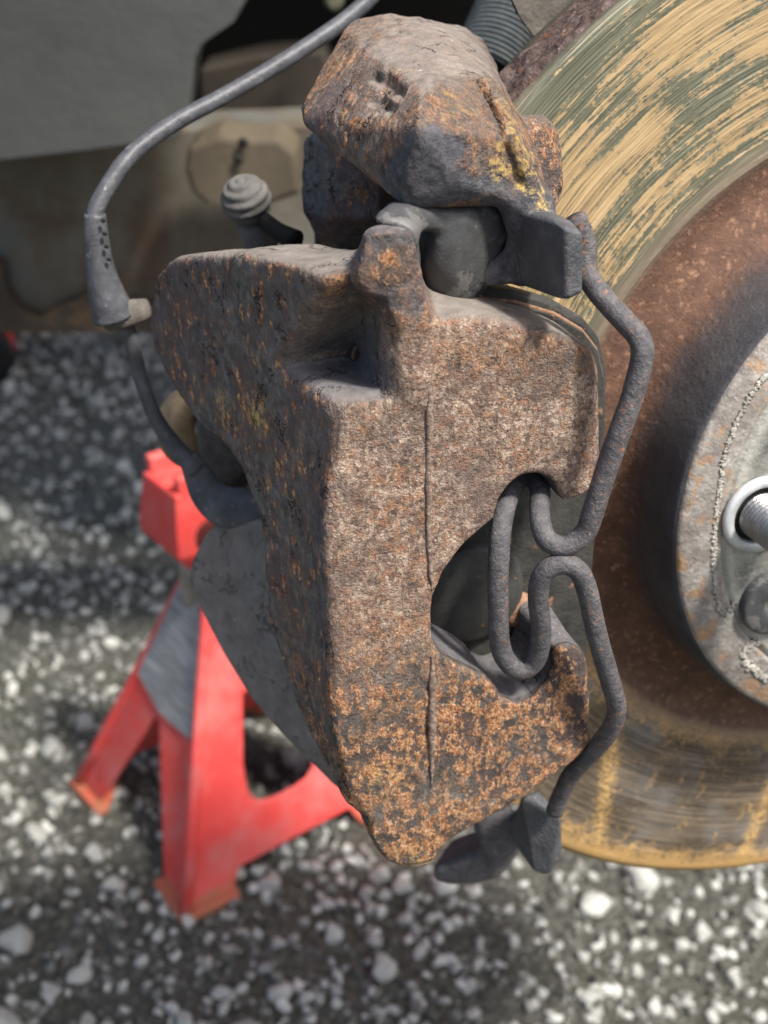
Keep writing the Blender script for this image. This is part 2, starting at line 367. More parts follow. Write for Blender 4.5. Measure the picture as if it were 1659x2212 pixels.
    col = M.mix(M.step(r, .0945, .0965), rust, fric)
    lip = M.math('MULTIPLY', M.step(r, .0935, .095), M.step(r, .0985, .097)); col = M.mix(M.math('MULTIPLY', lip, .7), col, (.33, .24, .17))
    edg = M.step(r, .1490, .1496); col = M.mix(edg, col, rim)
    pale_edge = M.math('MULTIPLY', edg, M.step(Z, -.006, -.001)); col = M.mix(M.math('MULTIPLY', pale_edge, M.step(M.noise(300, 4, .7), .35, .55)), col, (.38, .26, .18))  # rim colour turns paler towards its outboard edge
    fr = M.math('MULTIPLY', M.step(r, .0955, .0965), M.math('SUBTRACT', 1., edg))
    rg = M.math('SUBTRACT', .78, M.math('MULTIPLY', fr, M.math('SUBTRACT', .36, M.math('MULTIPLY', g1, .22))))
    met = M.math('MULTIPLY', fr, M.math('MULTIPLY', M.math('SUBTRACT', 1., g1), .35))
    hgt = M.math('MULTIPLY', fr, M.math('ADD', M.math('MULTIPLY', fine, .25), M.math('ADD', M.math('MULTIPLY', mid, .5), M.math('MULTIPLY', M.math('MULTIPLY', sp, g1), .3))))
    hgt = M.math('ADD', hgt, M.math('MULTIPLY', M.math('SUBTRACT', 1., fr), M.math('ADD', M.noise(700, 5, .7), M.noise(180, 4, .7))))
    return M.done(col, rg, M.bump(hgt, .0006, .7), met)
def mat_hub():
    M = Mat('hub_face_steel', .45, .55, .5); X, Y, Z = M.xyz()
    r = M.math('SQRT', M.math('ADD', M.math('MULTIPLY', X, X), M.math('MULTIPLY', Y, Y)))
    c = M.ramp(M.noise(110, 6, .7), (.3, (.12, .122, .108)), (.5, (.27, .27, .24)), (.7, (.46, .46, .42)))
    rr = M.math('ADD', r, M.math('MULTIPLY', M.math('SUBTRACT', M.noise(160, 4, .7), .5), .004))
    ring = M.math('MULTIPLY', M.step(rr, .0575, .0595), M.step(rr, .0625, .0605))
    c = M.mix(M.math('MULTIPLY', ring, .75), c, (.72, .69, .6))
    band = M.step(rr, .0600, .0615); c = M.mix(M.math('MULTIPLY', band, .75), c, M.ramp(M.noise(180, 6, .7), (.3, (.17, .14, .12)), (.5, (.3, .26, .23)), (.7, (.5, .47, .43))))
    c = M.mix(M.math('MULTIPLY', M.step(M.noise(260, 6, .75), .57, .68), .7), c, (.62, .6, .54))
    c = M.mix(M.math('MULTIPLY', M.step(M.math('ADD', M.noise(120, 5, .7), M.math('MULTIPLY', band, .08)), .6, .68), .8), c, (.42, .25, .13))
    mt = M.math('SUBTRACT', .6, M.math('MULTIPLY', M.math('ADD', ring, band), .3))
    return M.done(c, M.math('ADD', .35, M.math('MULTIPLY', M.noise(300, 4, .6), .35)), M.bump(M.math('ADD', M.noise(420, 5, .7), M.math('MULTIPLY', ring, .8)), .0007, .8), mt)
def mat_panel(name, stops, blot=None, rough=.75, sc=5):
    M = Mat(name, rough, 0, .25); c = M.ramp(M.noise(sc, 6, .62), *stops)
    for (s_, a, b, col, amt) in (blot or []): c = M.mix(M.math('MULTIPLY', M.step(M.noise(s_, 5, .65, vec=M.mapv(loc=(s_, 3, 7))), a, b), amt), c, col)
    return M.done(c, None, M.bump(M.noise(120, 5, .7), .001, .5))
def mat_red():
    M = Mat('red_gloss_paint', .33, 0, .5); c = M.ramp(M.noise(18, 5, .6), (.3, (.60, .045, .04)), (.7, (.75, .075, .065)))
    c = M.mix(M.math('MULTIPLY', M.step(M.noise(25, 5, .7, vec=M.mapv(loc=(2, 3, 4))), .45, .68), .45), c, (.5, .25, .23))
    c = M.mix(M.math('MULTIPLY', M.step(M.noise(60, 5, .75), .64, .7), .7), c, (.14, .06, .045))
    Z = M.xyz()[2]
    c = M.mix(M.math('MULTIPLY', M.step(M.math('ADD', Z, M.math('MULTIPLY', M.noise(120, 4, .7), .02)), .022, .014), .8), c, (.3, .15, .07))
    return M.done(c, M.math('ADD', .3, M.math('MULTIPLY', M.noise(40, 4, .6), .35)), M.bump(M.noise(300, 4, .6), .0004, .5))

IRON = mat_casting(); WIRE = mat_wire(); DISC = mat_disc(); HUBM = mat_hub(); RED = mat_red()
RUBBER = mat_simple('dusty_rubber', [(.3, (.05, .05, .054)), (.55, (.09, .09, .096)), (.8, (.17, .165, .165))], 120, .62, bump=.0003, bscale=500, spots=[(260, .6, .72, (.22, .2, .18))])
GREASE = mat_simple('greasy_dark_steel', [(.3, (.035, .036, .038)), (.55, (.06, .061, .062)), (.8, (.1, .1, .098))], 70, .5, bump=.0002, bscale=700, spots=[(90, .54, .57, (.11, .105, .1)), (200, .66, .72, (.2, .19, .18))], spec=.4)
PADM = mat_simple('pad_backing_steel', [(.3, (.02, .02, .018)), (.6, (.048, .046, .041))], 150, .6, bump=.0003, bscale=900, spots=[(220, .6, .68, (.3, .15, .08))])
CAPM = mat_simple('grey_rubber_cap', [(.3, (.07, .066, .062)), (.7, (.16, .152, .138))], 120, .8, bump=.0003)
STEEL = mat_simple('bright_steel', [(.3, (.32, .32, .32)), (.7, (.5, .49, .47))], 200, .35, .85, .0002, 900, spots=[(150, .6, .7, (.3, .25, .2))])
CLIPM = mat_simple('zinc_clip', [(.3, (.5, .52, .53)), (.7, (.7, .71, .71))], 200, .4, .4, .0001, 900)

# ------------------------------------------------------------------ generic shapes
def spline(pts, n=8):
    P = np.array(pts, float); out = []
    Q = np.vstack([2 * P[0] - P[1], P, 2 * P[-1] - P[-2]])
    for i in range(1, len(Q) - 2):
        for j in range(n):
            t = j / n; p0, p1, p2, p3 = Q[i - 1:i + 3]
            out.append(.5 * (2 * p1 + (p2 - p0) * t + (2 * p0 - 5 * p1 + 4 * p2 - p3) * t * t + (3 * p1 - p0 - 3 * p2 + p3) * t ** 3))
    out.append(P[-1]); return np.array(out)
def tube(name, pts, rad, mat, parent=None, n=6, seg=16, flat=1., wob=0., caps=True, up=None):
    C = spline(pts, n); R = spline([[r] for r in rad], n)[:, 0] if hasattr(rad, '__len__') else np.full(len(C), rad)
    T = np.gradient(C, axis=0); T /= np.linalg.norm(T, axis=1, keepdims=True)
    u = np.array([.3, .2, .93]) if up is None else np.array(up, float); V = []; F = []
    for i, (c, t, r) in enumerate(zip(C, T, R)):
        u = u - t * (u @ t); u /= np.linalg.norm(u); v = np.cross(t, u)
        for k in range(seg):
            a = 2 * math.pi * k / seg; V.append(c + r * (math.cos(a) * u + flat * math.sin(a) * v))
    m = len(C)
    for i in range(m - 1):
        for k in range(seg): F.append((i * seg + k, i * seg + (k + 1) % seg, (i + 1) * seg + (k + 1) % seg, (i + 1) * seg + k))
    V = np.array(V)
    if wob: V = V + (fbm(V, 300, 3, 5) * wob)[:, None] * (V - np.repeat(C, seg, 0)) / np.repeat(R, seg)[:, None]
    if caps: F.append(tuple(range(seg))[::-1]); F.append(tuple((m - 1) * seg + k for k in range(seg)))
    return mesh_obj(name, V, F, mat, parent)
def lathe(name, prof, mat, parent=None, seg=96, rot=None, loc=(0, 0, 0), a0=0., a1=2 * math.pi):
    prof = np.array(prof); V = []; F = []; m = len(prof); full = a1 - a0 > 6.28
    ns = seg if full else seg + 1
    for i in range(ns):
        a = a0 + (a1 - a0) * i / seg
        for (r, z) in prof: V.append((r * math.cos(a), r * math.sin(a), z))
    for i in range(seg):
        j = (i + 1) % ns
        for k in range(m - 1): F.append((i * m + k, j * m + k, j * m + k + 1, i * m + k + 1))
    V = np.array(V)
    if rot is not None: V = V @ np.array(rot).T
    return mesh_obj(name, V + np.array(loc), F, mat, parent)
def basis(z, x=(1, 0, 0)):
    z = np.array(z, float); z /= np.linalg.norm(z); x = np.array(x, float); x = x - z * (x @ z)
    if np.linalg.norm(x) < 1e-6: x = np.array([0, 1., 0]) - z * z[1]
    x /= np.linalg.norm(x); return np.stack([x, np.cross(z, x), z], 1)
def plate(name, loops, O, U, V_, th, mat, parent=None, bevel=.0006):
    """flat sheet with holes: outlines in metres along U and V_, thickness th along U x V_"""
    O, U, V_ = map(lambda q: np.array(q, float), (O, U, V_)); N = np.cross(U, V_); N /= np.linalg.norm(N)
    flat = [p for l in loops for p in l]
    tr = tessellate_polygon([[Vector((p[0], p[1], 0)) for p in l] for l in loops]); n = len(flat)
    P = np.array([O + U * p[0] + V_ * p[1] for p in flat]); VV = np.vstack([P, P - N * th]); F = []
    for t in tr:
        a, b, c = [flat[i] for i in t]; s = (b[0] - a[0]) * (c[1] - a[1]) - (b[1] - a[1]) * (c[0] - a[0])
        if abs(s) < 1e-14: continue
        t = t if s > 0 else t[::-1]; F.append(tuple(t)); F.append(tuple(i + n for i in t[::-1]))
    k = 0
    for li, l in enumerate(loops):
        m = len(l); ar = sum(l[i - 1][0] * l[i][1] - l[i][0] * l[i - 1][1] for i in range(m))
        for i in range(m):
            a, b = k + i, k + (i + 1) % m; q = (a, a + n, b + n, b) if (ar > 0) == (li == 0) else (b, b + n, a + n, a); F.append(q)
        k += m
    o = mesh_obj(name, VV, F, mat, parent, smooth=False)
    if bevel:
        md = o.modifiers.new('bevel', 'BEVEL'); md.width = bevel; md.segments = 2; md.limit_method = 'ANGLE'; md.angle_limit = math.radians(40)
    return o
def convex(name, pts, mat, parent=None, bevel=.002, seg=2):
    import bmesh
    bm = bmesh.new()
    for p in pts: bm.verts.new(p)
    r = bmesh.ops.convex_hull(bm, input=bm.verts)
    bmesh.ops.delete(bm, geom=[g for g in r['geom_interior'] if isinstance(g, bmesh.types.BMVert)], context='VERTS')
    bmesh.ops.dissolve_limit(bm, angle_limit=math.radians(3), verts=bm.verts, edges=bm.edges)
    bmesh.ops.recalc_face_normals(bm, faces=bm.faces)
    me = bpy.data.meshes.new(name); bm.to_mesh(me); bm.free(); me.materials.append(mat)
    me.polygons.foreach_set('use_smooth', [True] * len(me.polygons))
    o = bpy.data.objects.new(name, me); COL.objects.link(o)
    if parent is not None: o.parent = parent
    if bevel:
        md = o.modifiers.new('bevel', 'BEVEL'); md.width = bevel; md.segments = seg; md.limit_method = 'ANGLE'; md.angle_limit = math.radians(20); md.harden_normals = True
    return o

# ================================================================== GROUND
def mat_ground():
    M = Mat('dark_wet_grit', .8, 0, .4)
    c = M.ramp(M.noise(160, 6, .75), (.3, (.026, .026, .02)), (.46, (.062, .061, .048)), (.58, (.125, .122, .1)), (.7, (.26, .26, .23)))
    c = M.mix(M.math('MULTIPLY', M.step(M.noise(9, 5, .65), .52, .68), .5), c, (.045, .05, .022))
    return M.done(c, M.math('ADD', .55, M.math('MULTIPLY', M.noise(90, 3, .6), .4)), M.bump(M.math('ADD', M.noise(220, 5, .75), M.math('MULTIPLY', M.vor(160), .8)), .004, 1.))
GR = mat_ground()
def mat_stone(name, c0, c1, c2):
    M = Mat(name, .75, 0, .3); c = M.ramp(M.noise(140, 5, .7), (.3, c0), (.5, c1), (.7, c2))
    oi = M.N.new('ShaderNodeObjectInfo').outputs['Random']
    c = M.mix(M.math('MULTIPLY', oi, .35), c, c0)
    at = M.attr('tone')[0]; c = M.mix(at, c, (.07, .07, .058))
    return M.done(c, None, M.bump(M.noise(500, 4, .7), .001, .6))
STONE = mat_stone('pale_stone', (.25, .25, .22), (.46, .46, .42), (.66, .655, .61))
gn = 90; gx = np.linspace(-1, 1, gn); gx = np.sign(gx) * np.abs(gx) ** 3 * 40
GV = np.array([(x, y + 1, 0) for y in gx for x in gx]); GF = np.array([(j * gn + i, j * gn + i + 1, (j + 1) * gn + i + 1, (j + 1) * gn + i) for j in range(gn - 1) for i in range(gn - 1)])
ground = mesh_obj('ground', GV, GF, GR); ground['kind'] = 'structure'
import bmesh
def rock_base(sub, seed, ang=.3):
    bm = bmesh.new(); bmesh.ops.create_icosphere(bm, subdivisions=sub, radius=1); V = np.array([v.co[:] for v in bm.verts]); F = np.array([[v.index for v in f.verts] for f in bm.faces]); bm.free()
    r = np.random.default_rng(seed)
    for _ in range(9):                      # broken faces
        d = r.normal(size=3); d /= np.linalg.norm(d); lim = r.uniform(.5, .85); t = V @ d; V = V - np.maximum(t - lim, 0)[:, None] * d * .97
    V = V * (1 + .12 * vnoise(V, 1.7, seed))[:, None]
    return V * np.array([1.15, .9, .68]), F
def rotm(r):
    q = r.normal(size=4); q /= np.linalg.norm(q); w, x, y, z = q
    return np.array([[1 - 2 * (y * y + z * z), 2 * (x * y - z * w), 2 * (x * z + y * w)], [2 * (x * y + z * w), 1 - 2 * (x * x + z * z), 2 * (y * z - x * w)], [2 * (x * z - y * w), 2 * (y * z + x * w), 1 - 2 * (x * x + y * y)]])
def visible(x, y):
    v = CW.T @ (np.array([x, y, 0]) - CP); px = W_ / 2 + FPX * v[0] / -v[2]; py = H_ / 2 - FPX * v[1] / -v[2]
    return -120 < px < W_ + 120 and 640 < py < H_ + 200
pm = []
for s_ in range(6):
    V, F = rock_base(2, 50 + s_); me = bpy.data.meshes.new('pebble'); me.from_pydata([tuple(v) for v in V], [], [tuple(f) for f in F]); me.update()
    me.materials.append(STONE); me.polygons.foreach_set('use_smooth', [False] * len(me.polygons)); pm.append(me)
big = []; r = np.random.default_rng(11); tries = 0
while len(big) < 290 and tries < 20000:
    tries += 1; y = .36 + 1.5 * r.random() ** 1.3; x = r.uniform(-.75, .6) * (y + .3)
    if not visible(x, y): continue
    s_ = (.0048 + .0075 * r.random() ** 1.8)
    if any((x - b[0]) ** 2 + (y - b[1]) ** 2 < (s_ + b[2]) ** 2 * 1.3 for b in big): continue
    big.append((x, y, s_))
for i, (x, y, s_) in enumerate(big):
    o = bpy.data.objects.new('pebble', pm[i % 6]); COL.objects.link(o); o.parent = ground
    o.location = (x, y, s_ * .38); o.scale = (s_, s_, s_); o.rotation_euler = (r.uniform(-.4, .4), r.uniform(-.4, .4), r.uniform(0, 6.3))
bases = [rock_base(1, 80 + i) for i in range(8)]
VV, FF, TT = [], [], []; off = 0; cnt = 0
for t_ in range(110000):
    u = r.random(); y = .36 + 2.6 * u ** 1.1; x = r.uniform(-.75, .6) * (y + .3)
    if not visible(x, y): continue
    s_ = (.0012 + .0046 * r.random() ** 3.2) * (1 + .5 * max(0, y - .7)); V, F = bases[t_ % 8]
    P = (V * s_) @ rotm(r).T + np.array([x, y, s_ * .3]); VV.append(P); FF.append(F + off); off += len(V); cnt += 1
    TT.append(np.full(len(V), r.choice([0., .3, .8, 1.], p=[.3, .3, .25, .15]) if s_ > .0028 else r.choice([.2, .55, .85, 1.], p=[.08, .34, .33, .25])))
    if cnt > 21000: break
grv = mesh_obj('gravel', np.vstack(VV), np.vstack(FF), STONE, None, smooth=False); grv['kind'] = 'stuff'; grv['label'] = 'grey crushed gravel with dark grit between the stones'; grv['category'] = 'gravel'
tt = np.concatenate(TT); attr(grv, 'tone', np.stack([tt, tt, tt], 1))

# ================================================================== CAR BODY behind
YB = .72
car = thing('car_body', 'dusty underside and wheel arch of the jacked up car behind the brake', 'car', (-.2, YB, .3))
PANEL = mat_panel('dusty_plastic', [(.3, (.05, .053, .049)), (.55, (.08, .083, .077)), (.75, (.115, .117, .108))], [(3, .45, .7, (.2, .2, .185), .4)])
BEIGE = mat_panel('muddy_underseal', [(.3, (.075, .064, .047)), (.5, (.125, .112, .086)), (.7, (.19, .18, .152))], [(7, .48, .6, (.12, .132, .128), .85), (11, .52, .64, (.09, .055, .034), .8), (30, .64, .72, (.06, .05, .04), .8)], sc=12)
BROWN = mat_panel('muddy_brown_steel', [(.3, (.03, .025, .02)), (.6, (.07, .055, .04))], [(20, .6, .7, (.2, .13, .07), .6)], sc=14)
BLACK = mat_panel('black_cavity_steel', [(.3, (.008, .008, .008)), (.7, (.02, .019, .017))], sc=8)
def ofs(o): o.data.transform(Matrix.Translation(-Vector((-.2, YB, .3)))); return o
def tracedplate(name, pts, Y, th, mat, bevel=.004):
    P = [onY(x, y, Y) for x, y in pts]; loop = [(p[0], p[2]) for p in P]
    if sum(loop[i - 1][0] * loop[i][1] - loop[i][0] * loop[i - 1][1] for i in range(len(loop))) < 0: loop = loop[::-1]
    return ofs(plate(name, [loop], (0, Y, 0), (1, 0, 0), (0, 0, 1), th, mat, car, bevel))
tracedplate('arch_liner', [(-900, -700), (600, -700), (545, -60), (528, 5), (505, 48), (470, 72), (436, 96), (420, 130), (412, 190), (405, 240), (380, 300), (200, 325), (0, 348), (-900, 430)], .64, .03, PANEL, .008)
tracedplate('side_member', [(-900, 420), (0, 330), (400, 280), (900, 262), (1100, 300), (1000, 700), (300, 712), (-900, 718)], YB, .05, BEIGE, .006)
tracedplate('lower_flange', [(-300, 540), (-30, 552), (4, 575), (14, 630), (40, 668), (84, 690), (120, 665), (160, 650), (205, 618), (222, 622), (262, 655), (400, 664), (1000, 680), (1000, 735), (300, 716), (60, 719), (-300, 722)], .705, .012, BROWN, .003)
mb = tracedplate('mount_bracket', [(405, 318), (470, 292), (530, 300), (600, 298), (640, 330), (650, 420), (560, 450), (520, 445), (440, 440), (412, 415), (398, 370)], .66, .04, mat_panel('tan_mud', [(.3, (.06, .048, .032)), (.6, (.11, .09, .062))], [(25, .6, .7, (.08, .06, .04), .8)], sc=14), .005)
for q in [(515, 345), (525, 308)]:
    p = onY(*q, .658); o = lathe('bolt_hole', [(0, .0008), (.0026, .0008), (.0028, 0)], BLACK, mb, 20, rot=basis((0, -1, 0)), loc=p); ofs(o)
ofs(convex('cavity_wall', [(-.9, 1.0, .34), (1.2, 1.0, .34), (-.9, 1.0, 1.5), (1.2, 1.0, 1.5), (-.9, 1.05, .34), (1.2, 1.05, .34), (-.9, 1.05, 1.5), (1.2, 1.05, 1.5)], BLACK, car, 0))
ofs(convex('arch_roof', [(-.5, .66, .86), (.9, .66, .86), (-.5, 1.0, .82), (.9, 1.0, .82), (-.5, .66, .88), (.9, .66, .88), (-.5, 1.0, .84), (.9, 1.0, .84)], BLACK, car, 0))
tracedplate('chassis_leg', [(430, 150), (560, 120), (700, 110), (760, 300), (900, 330), (900, 420), (640, 420), (600, 300), (430, 290)], .80, .05, mat_panel('dark_muddy_leg', [(.3, (.03, .024, .018)), (.7, (.06, .05, .038))], sc=20), .01)
tracedplate('hanger', [(690, -60), (745, -60), (742, 15), (722, 32), (700, 10)], .75, .02, mat_panel('greenish_grime', [(.3, (.07, .075, .05)), (.7, (.14, .14, .1))], sc=20), .004)

# ================================================================== JACK STAND
def stand():
    f1 = onZ(402, 1985); f4 = onZ(172, 1700)
    e = f4 - f1; side = np.linalg.norm(e); e = e / side
    g = np.array([-e[1], e[0], 0]); g = g if g[0] > 0 else -g          # towards the right foot
    sg = side * 1.14; Ht = .22
    feet = [f1, f1 + g * sg, f1 + g * sg + e * side, f4]               # front, right, back, left
    T1 = onZ(458, 1130, Ht); T4 = onZ(466, 1118, Ht); tops = [T1, T1 + g * .02, T4 + g * .02, T4]
    cen = sum(feet) / 4; base = cen.copy()
    root = thing('jack_stand', 'red steel jack stand with grey sticker on gravel behind the caliper', 'jack stand', cen)
    def rel(o): o.data.transform(Matrix.Translation(-Vector(base))); return o
    M = Mat('grey_striped_sticker', .5, 0, .4); cc = M.ramp(M.noise(1, 3, .6, vec=M.mapv((40, 40, 1100), rot=(0, .5, 0))), (.34, (.09, .09, .09)), (.46, (.22, .22, .22)), (.56, (.34, .34, .34)), (.7, (.5, .5, .5))); stm = M.done(cc)
    for i in range(4):
        A, B = feet[i], feet[(i + 1) % 4]; TA, TB = tops[i], tops[(i + 1) % 4]
        sd_ = np.linalg.norm(B - A); U = (B - A) / sd_; V_ = (TA + TB) / 2 - A; V_ = V_ - U * (V_ @ U); V_ /= np.linalg.norm(V_); N = np.cross(U, V_)
        ta = (float((TA - A) @ U), float((TA - A) @ V_)); tb = (float((TB - A) @ U), float((TB - A) @ V_))
        if i in (0, 2):      # window above a cross bar
            lo = [(0, 0), (.034, 0), (.040, .014)]; wn = [(.075, .047), (.066, .0485), (.060, .053), (.0575, .061), (.0585, .078), (.068, .121)]
            out = lo + [(sd_ - x, y) for x, y in lo[::-1]] + [tb, ta]; win = wn + [(sd_ - x, y) for x, y in wn[::-1]]; loops = [out, win]
        else:                # two legs splayed below a notch; seen from its left neighbour's side
            q = [(0, 0), (.030, 0), (.0715, .0935), (.0775, .0945), (.124, 0), (sd_, 0)]
            if i == 3: q = [(0, 0), (.024, 0), (.066, .094), (.072, .093), (.116, 0), (sd_, 0)]
            loops = [q + [tb, ta]]
        rel(plate('side_panel', loops, A, U, V_, .003, RED, root, .0012))
        rel(tube('corner_rib', [feet[i] + (0, 0, .004), (feet[i] + tops[i]) / 2, tops[i]], [.0042, .0038, .003], RED, root, 3, 10))
        d = (feet[i] - cen); d /= np.linalg.norm(d); p = feet[i]; rb = basis((0, 0, 1), d)
        fp = [p + rb @ np.array(q) for q in [(.007, 0, 0), (-.02, .028, 0), (-.026, .024, 0), (-.026, -.024, 0), (-.02, -.028, 0), (.007, 0, .005), (-.02, .028, .005), (-.026, .024, .005), (-.026, -.024, .005), (-.02, -.028, .005)]]
        rel(convex('foot', fp, RED, root, .001))
        if i == 3:
            def uv(px, py):
                r = CW @ rayc(px, py); q = CP + r * ((A - CP) @ N / (r @ N)) - A; return (float(q @ U), float(q @ V_))
            loop = [uv(x, y) for x, y in [(294, 1440), (386, 1272), (430, 1210), (436, 1385), (414, 1600), (346, 1535)]]
            if sum(loop[k - 1][0] * loop[k][1] - loop[k][0] * loop[k - 1][1] for k in range(len(loop))) < 0: loop = loop[::-1]
            rel(plate('sticker', [loop], A + N * .0014, U, V_, .0008, stm, root, 0))
    # column and saddle
    cen = onZ(424, 1200, .2); cen[2] = 0
    rel(tube('column', [(cen * 2 + T1) / 3 * (1, 1, 0) + (.006, .012, .13), cen + (0, .004, .17), cen + (0, 0, .21)], [.011, .011, .011], STEEL, root, 2, 20))
    Us = e; Vs = g
    z0 = .198
    pts = [cen + Us * a * sa + Vs * a * sb + np.array([0, 0, z]) for a, z in ((.008, z0 - .002), (.023, z0 + .018), (.0225, z0 + .03), (.019, z0 + .056)) for sa in (-1, 1) for sb in (-1, 1)]
    rel(convex('saddle', pts, RED, root, .002))
    fc = cen - Us * .0222 + np.array([0, 0, z0 + .026])
    rel(lathe('pin_hole', [(0, .0008), (.008, .0008), (.0105, .0012), (.012, .0002)], mat_simple('dark_red_hole', [(.3, (.06, .01, .008)), (.7, (.13, .02, .016))], 60, .7), root, 28, rot=basis(-Us), loc=fc))
    for sgn in (-1, 1):
        pp = [cen + Us * (sgn * a) + Vs * b + np.array([0, 0, z]) for a in (.012, .019) for b in (-.017, .017) for z in (z0 + .052, z0 + .066)]
        rel(convex('saddle_horn', pp, RED, root, .002))
    return root
stand()

# trolley jack far left
tj = thing('trolley_jack', 'red trolley jack at the left edge below the muddy side member', 'trolley jack', onZ(-60, 800))
tjb = onZ(-60, 800)
def tbox(name, lo, hi, mat, bev=.004):
    pts = [np.array([x, y, z]) for x in (lo[0], hi[0]) for y in (lo[1], hi[1]) for z in (lo[2], hi[2])]; return convex(name, pts, mat, tj, bev)
tbox('side_plate', (-.25, -.02, .03), (.06, -.012, .11), RED); tbox('side_plate', (-.25, .10, .03), (.06, .108, .11), RED)
tbox('lift_arm', (-.2, .02, .09), (.22, .07, .125), RED); tbox('cross_plate', (-.25, -.012, .05), (-.18, .10, .1), RED)
for (x, y) in ((.03, -.035), (.03, .125), (-.22, -.035), (-.22, .125)):
    lathe('caster_wheel', [(0, -.01), (.03, -.01), (.033, -.007), (.033, .007), (.03, .01), (0, .01)], BLACK, tj, 24, rot=basis((0, 1, 0)), loc=(x, y, .033))

# ================================================================== BRAKE DISC AND HUB
def brake_thing(name, label, cat, offL, group=None):
    o = thing(name, label, cat, toW(offL), ROT, group); o['_o'] = list(offL); return o
def inb(o, root):                            # mesh given in brake coordinates -> relative to its thing
    o.data.transform(Matrix.Translation(-Vector(root['_o'][:]))); return o
disc = brake_thing('brake_disc', 'rusty vented brake disc with gold flash rust on its friction face', 'brake disc', (0, 0, 0))
inner = [(.0955, 0.), (.0945, -.0006), (.0925, -.0022), (.086, -.0022), (.0795, .0005), (.0762, .004), (.0750, .009), (.0745, .018), (.0738, .0232), (.0735, .0245), (.0728, .0250), (.035, .0250), (.035, .012)]
fr_ = [(.149, -.0006), (.1485, 0.)] + [(x, 0.) for x in np.linspace(.147, .0962, 8)]
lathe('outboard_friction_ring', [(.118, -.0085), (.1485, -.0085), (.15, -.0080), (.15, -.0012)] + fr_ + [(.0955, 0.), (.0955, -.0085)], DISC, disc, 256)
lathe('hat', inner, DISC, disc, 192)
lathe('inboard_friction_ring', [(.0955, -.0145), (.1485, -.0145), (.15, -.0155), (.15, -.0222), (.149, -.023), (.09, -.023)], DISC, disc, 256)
VANE = mat_simple('scaly_vane_rust', [(.3, (.03, .018, .015)), (.6, (.08, .05, .04))], 200, .9, bump=.001)
# the closed web that carries the vanes and a scaly rust crust on the rim
Vc, Fc = [], []; nt_, nz = 900, 26
for i in range(nt_):
    t = 2 * math.pi * i / nt_
    for j in range(nz): Vc.append((math.cos(t), math.sin(t), -.0018 - .0195 * j / (nz - 1)))
Vc = np.array(Vc); ph = Vc.copy(); ph[:, :2] *= .15; d = fbm(ph, 220, 4, 3); d2 = np.clip(fbm(ph, 90, 3, 8) * 3, -1, 1)
zc = -Vc[:, 2] - .0115; edge = np.clip(1 - (np.abs(zc) / .0098) ** 6, 0, 1)
rr = .1499 + edge * (.0006 + .0006 * d + .0012 * np.clip(d2, 0, 1) * (.5 + d)) - (1 - edge) * .0006; Vc[:, :2] *= rr[:, None]
for i in range(nt_):
    for j in range(nz - 1): a = i * nz + j; b = ((i + 1) % nt_) * nz + j; Fc.append((a, a + 1, b + 1, b))
RIMM = mat_simple('scaled_rim_rust', [(.32, (.035, .02, .018)), (.5, (.10, .066, .056)), (.68, (.2, .15, .13))], 330, .85, bump=.0012, bscale=700, spots=[(120, .58, .66, (.15, .06, .03)), (260, .62, .7, (.3, .24, .2))], detail=6)
o = mesh_obj('rim_band', Vc, np.array(Fc)[:, ::-1], RIMM, disc)
# raised mounting step on the hat
hubt = brake_thing('wheel_hub', 'grey steel hub face with stud and countersunk screw at the right edge', 'wheel hub', (0, 0, .025))
hp = [(.0, .0016), (.0585, .0016), (.0598, .0012), (.0604, .0002), (.0609, .0014), (.0618, .0013), (.0718, .0010), (.0730, .0002), (.0730, -.002)]
V = []; ns = 240
o = lathe('mounting_face', hp, HUBM, hubt, ns)
me = o.data; co = np.zeros(len(me.vertices) * 3); me.vertices.foreach_get('co', co); co = co.reshape(-1, 3)
me.vertices.foreach_set('co', co.ravel())
def stud(px, py, name='wheel_stud'):
    p = L(px, py, 27); p = np.array([p[0], p[1], .0016]); prof = [(.0, .030), (.0045, .030), (.0058, .0285)]
    z = .0285
    while z > .001: prof += [(.0062, z), (.0062, z - .0004), (.0056, z - .0008), (.0056, z - .0011)]; z -= .00135
    prof = [(r_, z_) for r_, z_ in prof if z_ > 0]
    s = lathe(name, prof, STEEL, hubt, 32, loc=p)
    ring = [(.0078, 0), (.0105, 0), (.0107, .0006), (.0105, .0016), (.0080, .0017), (.0077, .0010), (.0078, 0)]
    lathe('retaining_clip', ring, CLIPM, hubt, 40, loc=p, a0=math.radians(40), a1=math.radians(298))
    lathe('stud_recess', [(.0, .0002), (.0077, .0002)], BLACK, hubt, 24, loc=p)
    return p
sp = stud(1640, 1110); print('stud', sp)
p = L(1665, 1298, 27)
scr = lathe('disc_screw', [(.0, -.0002), (.0028, -.0002), (.0030, .0022), (.0040, .0026), (.0085, .0026), (.0094, .0020), (.0096, .0)], GREASE, hubt, 36, loc=(p[0], p[1], .0016))
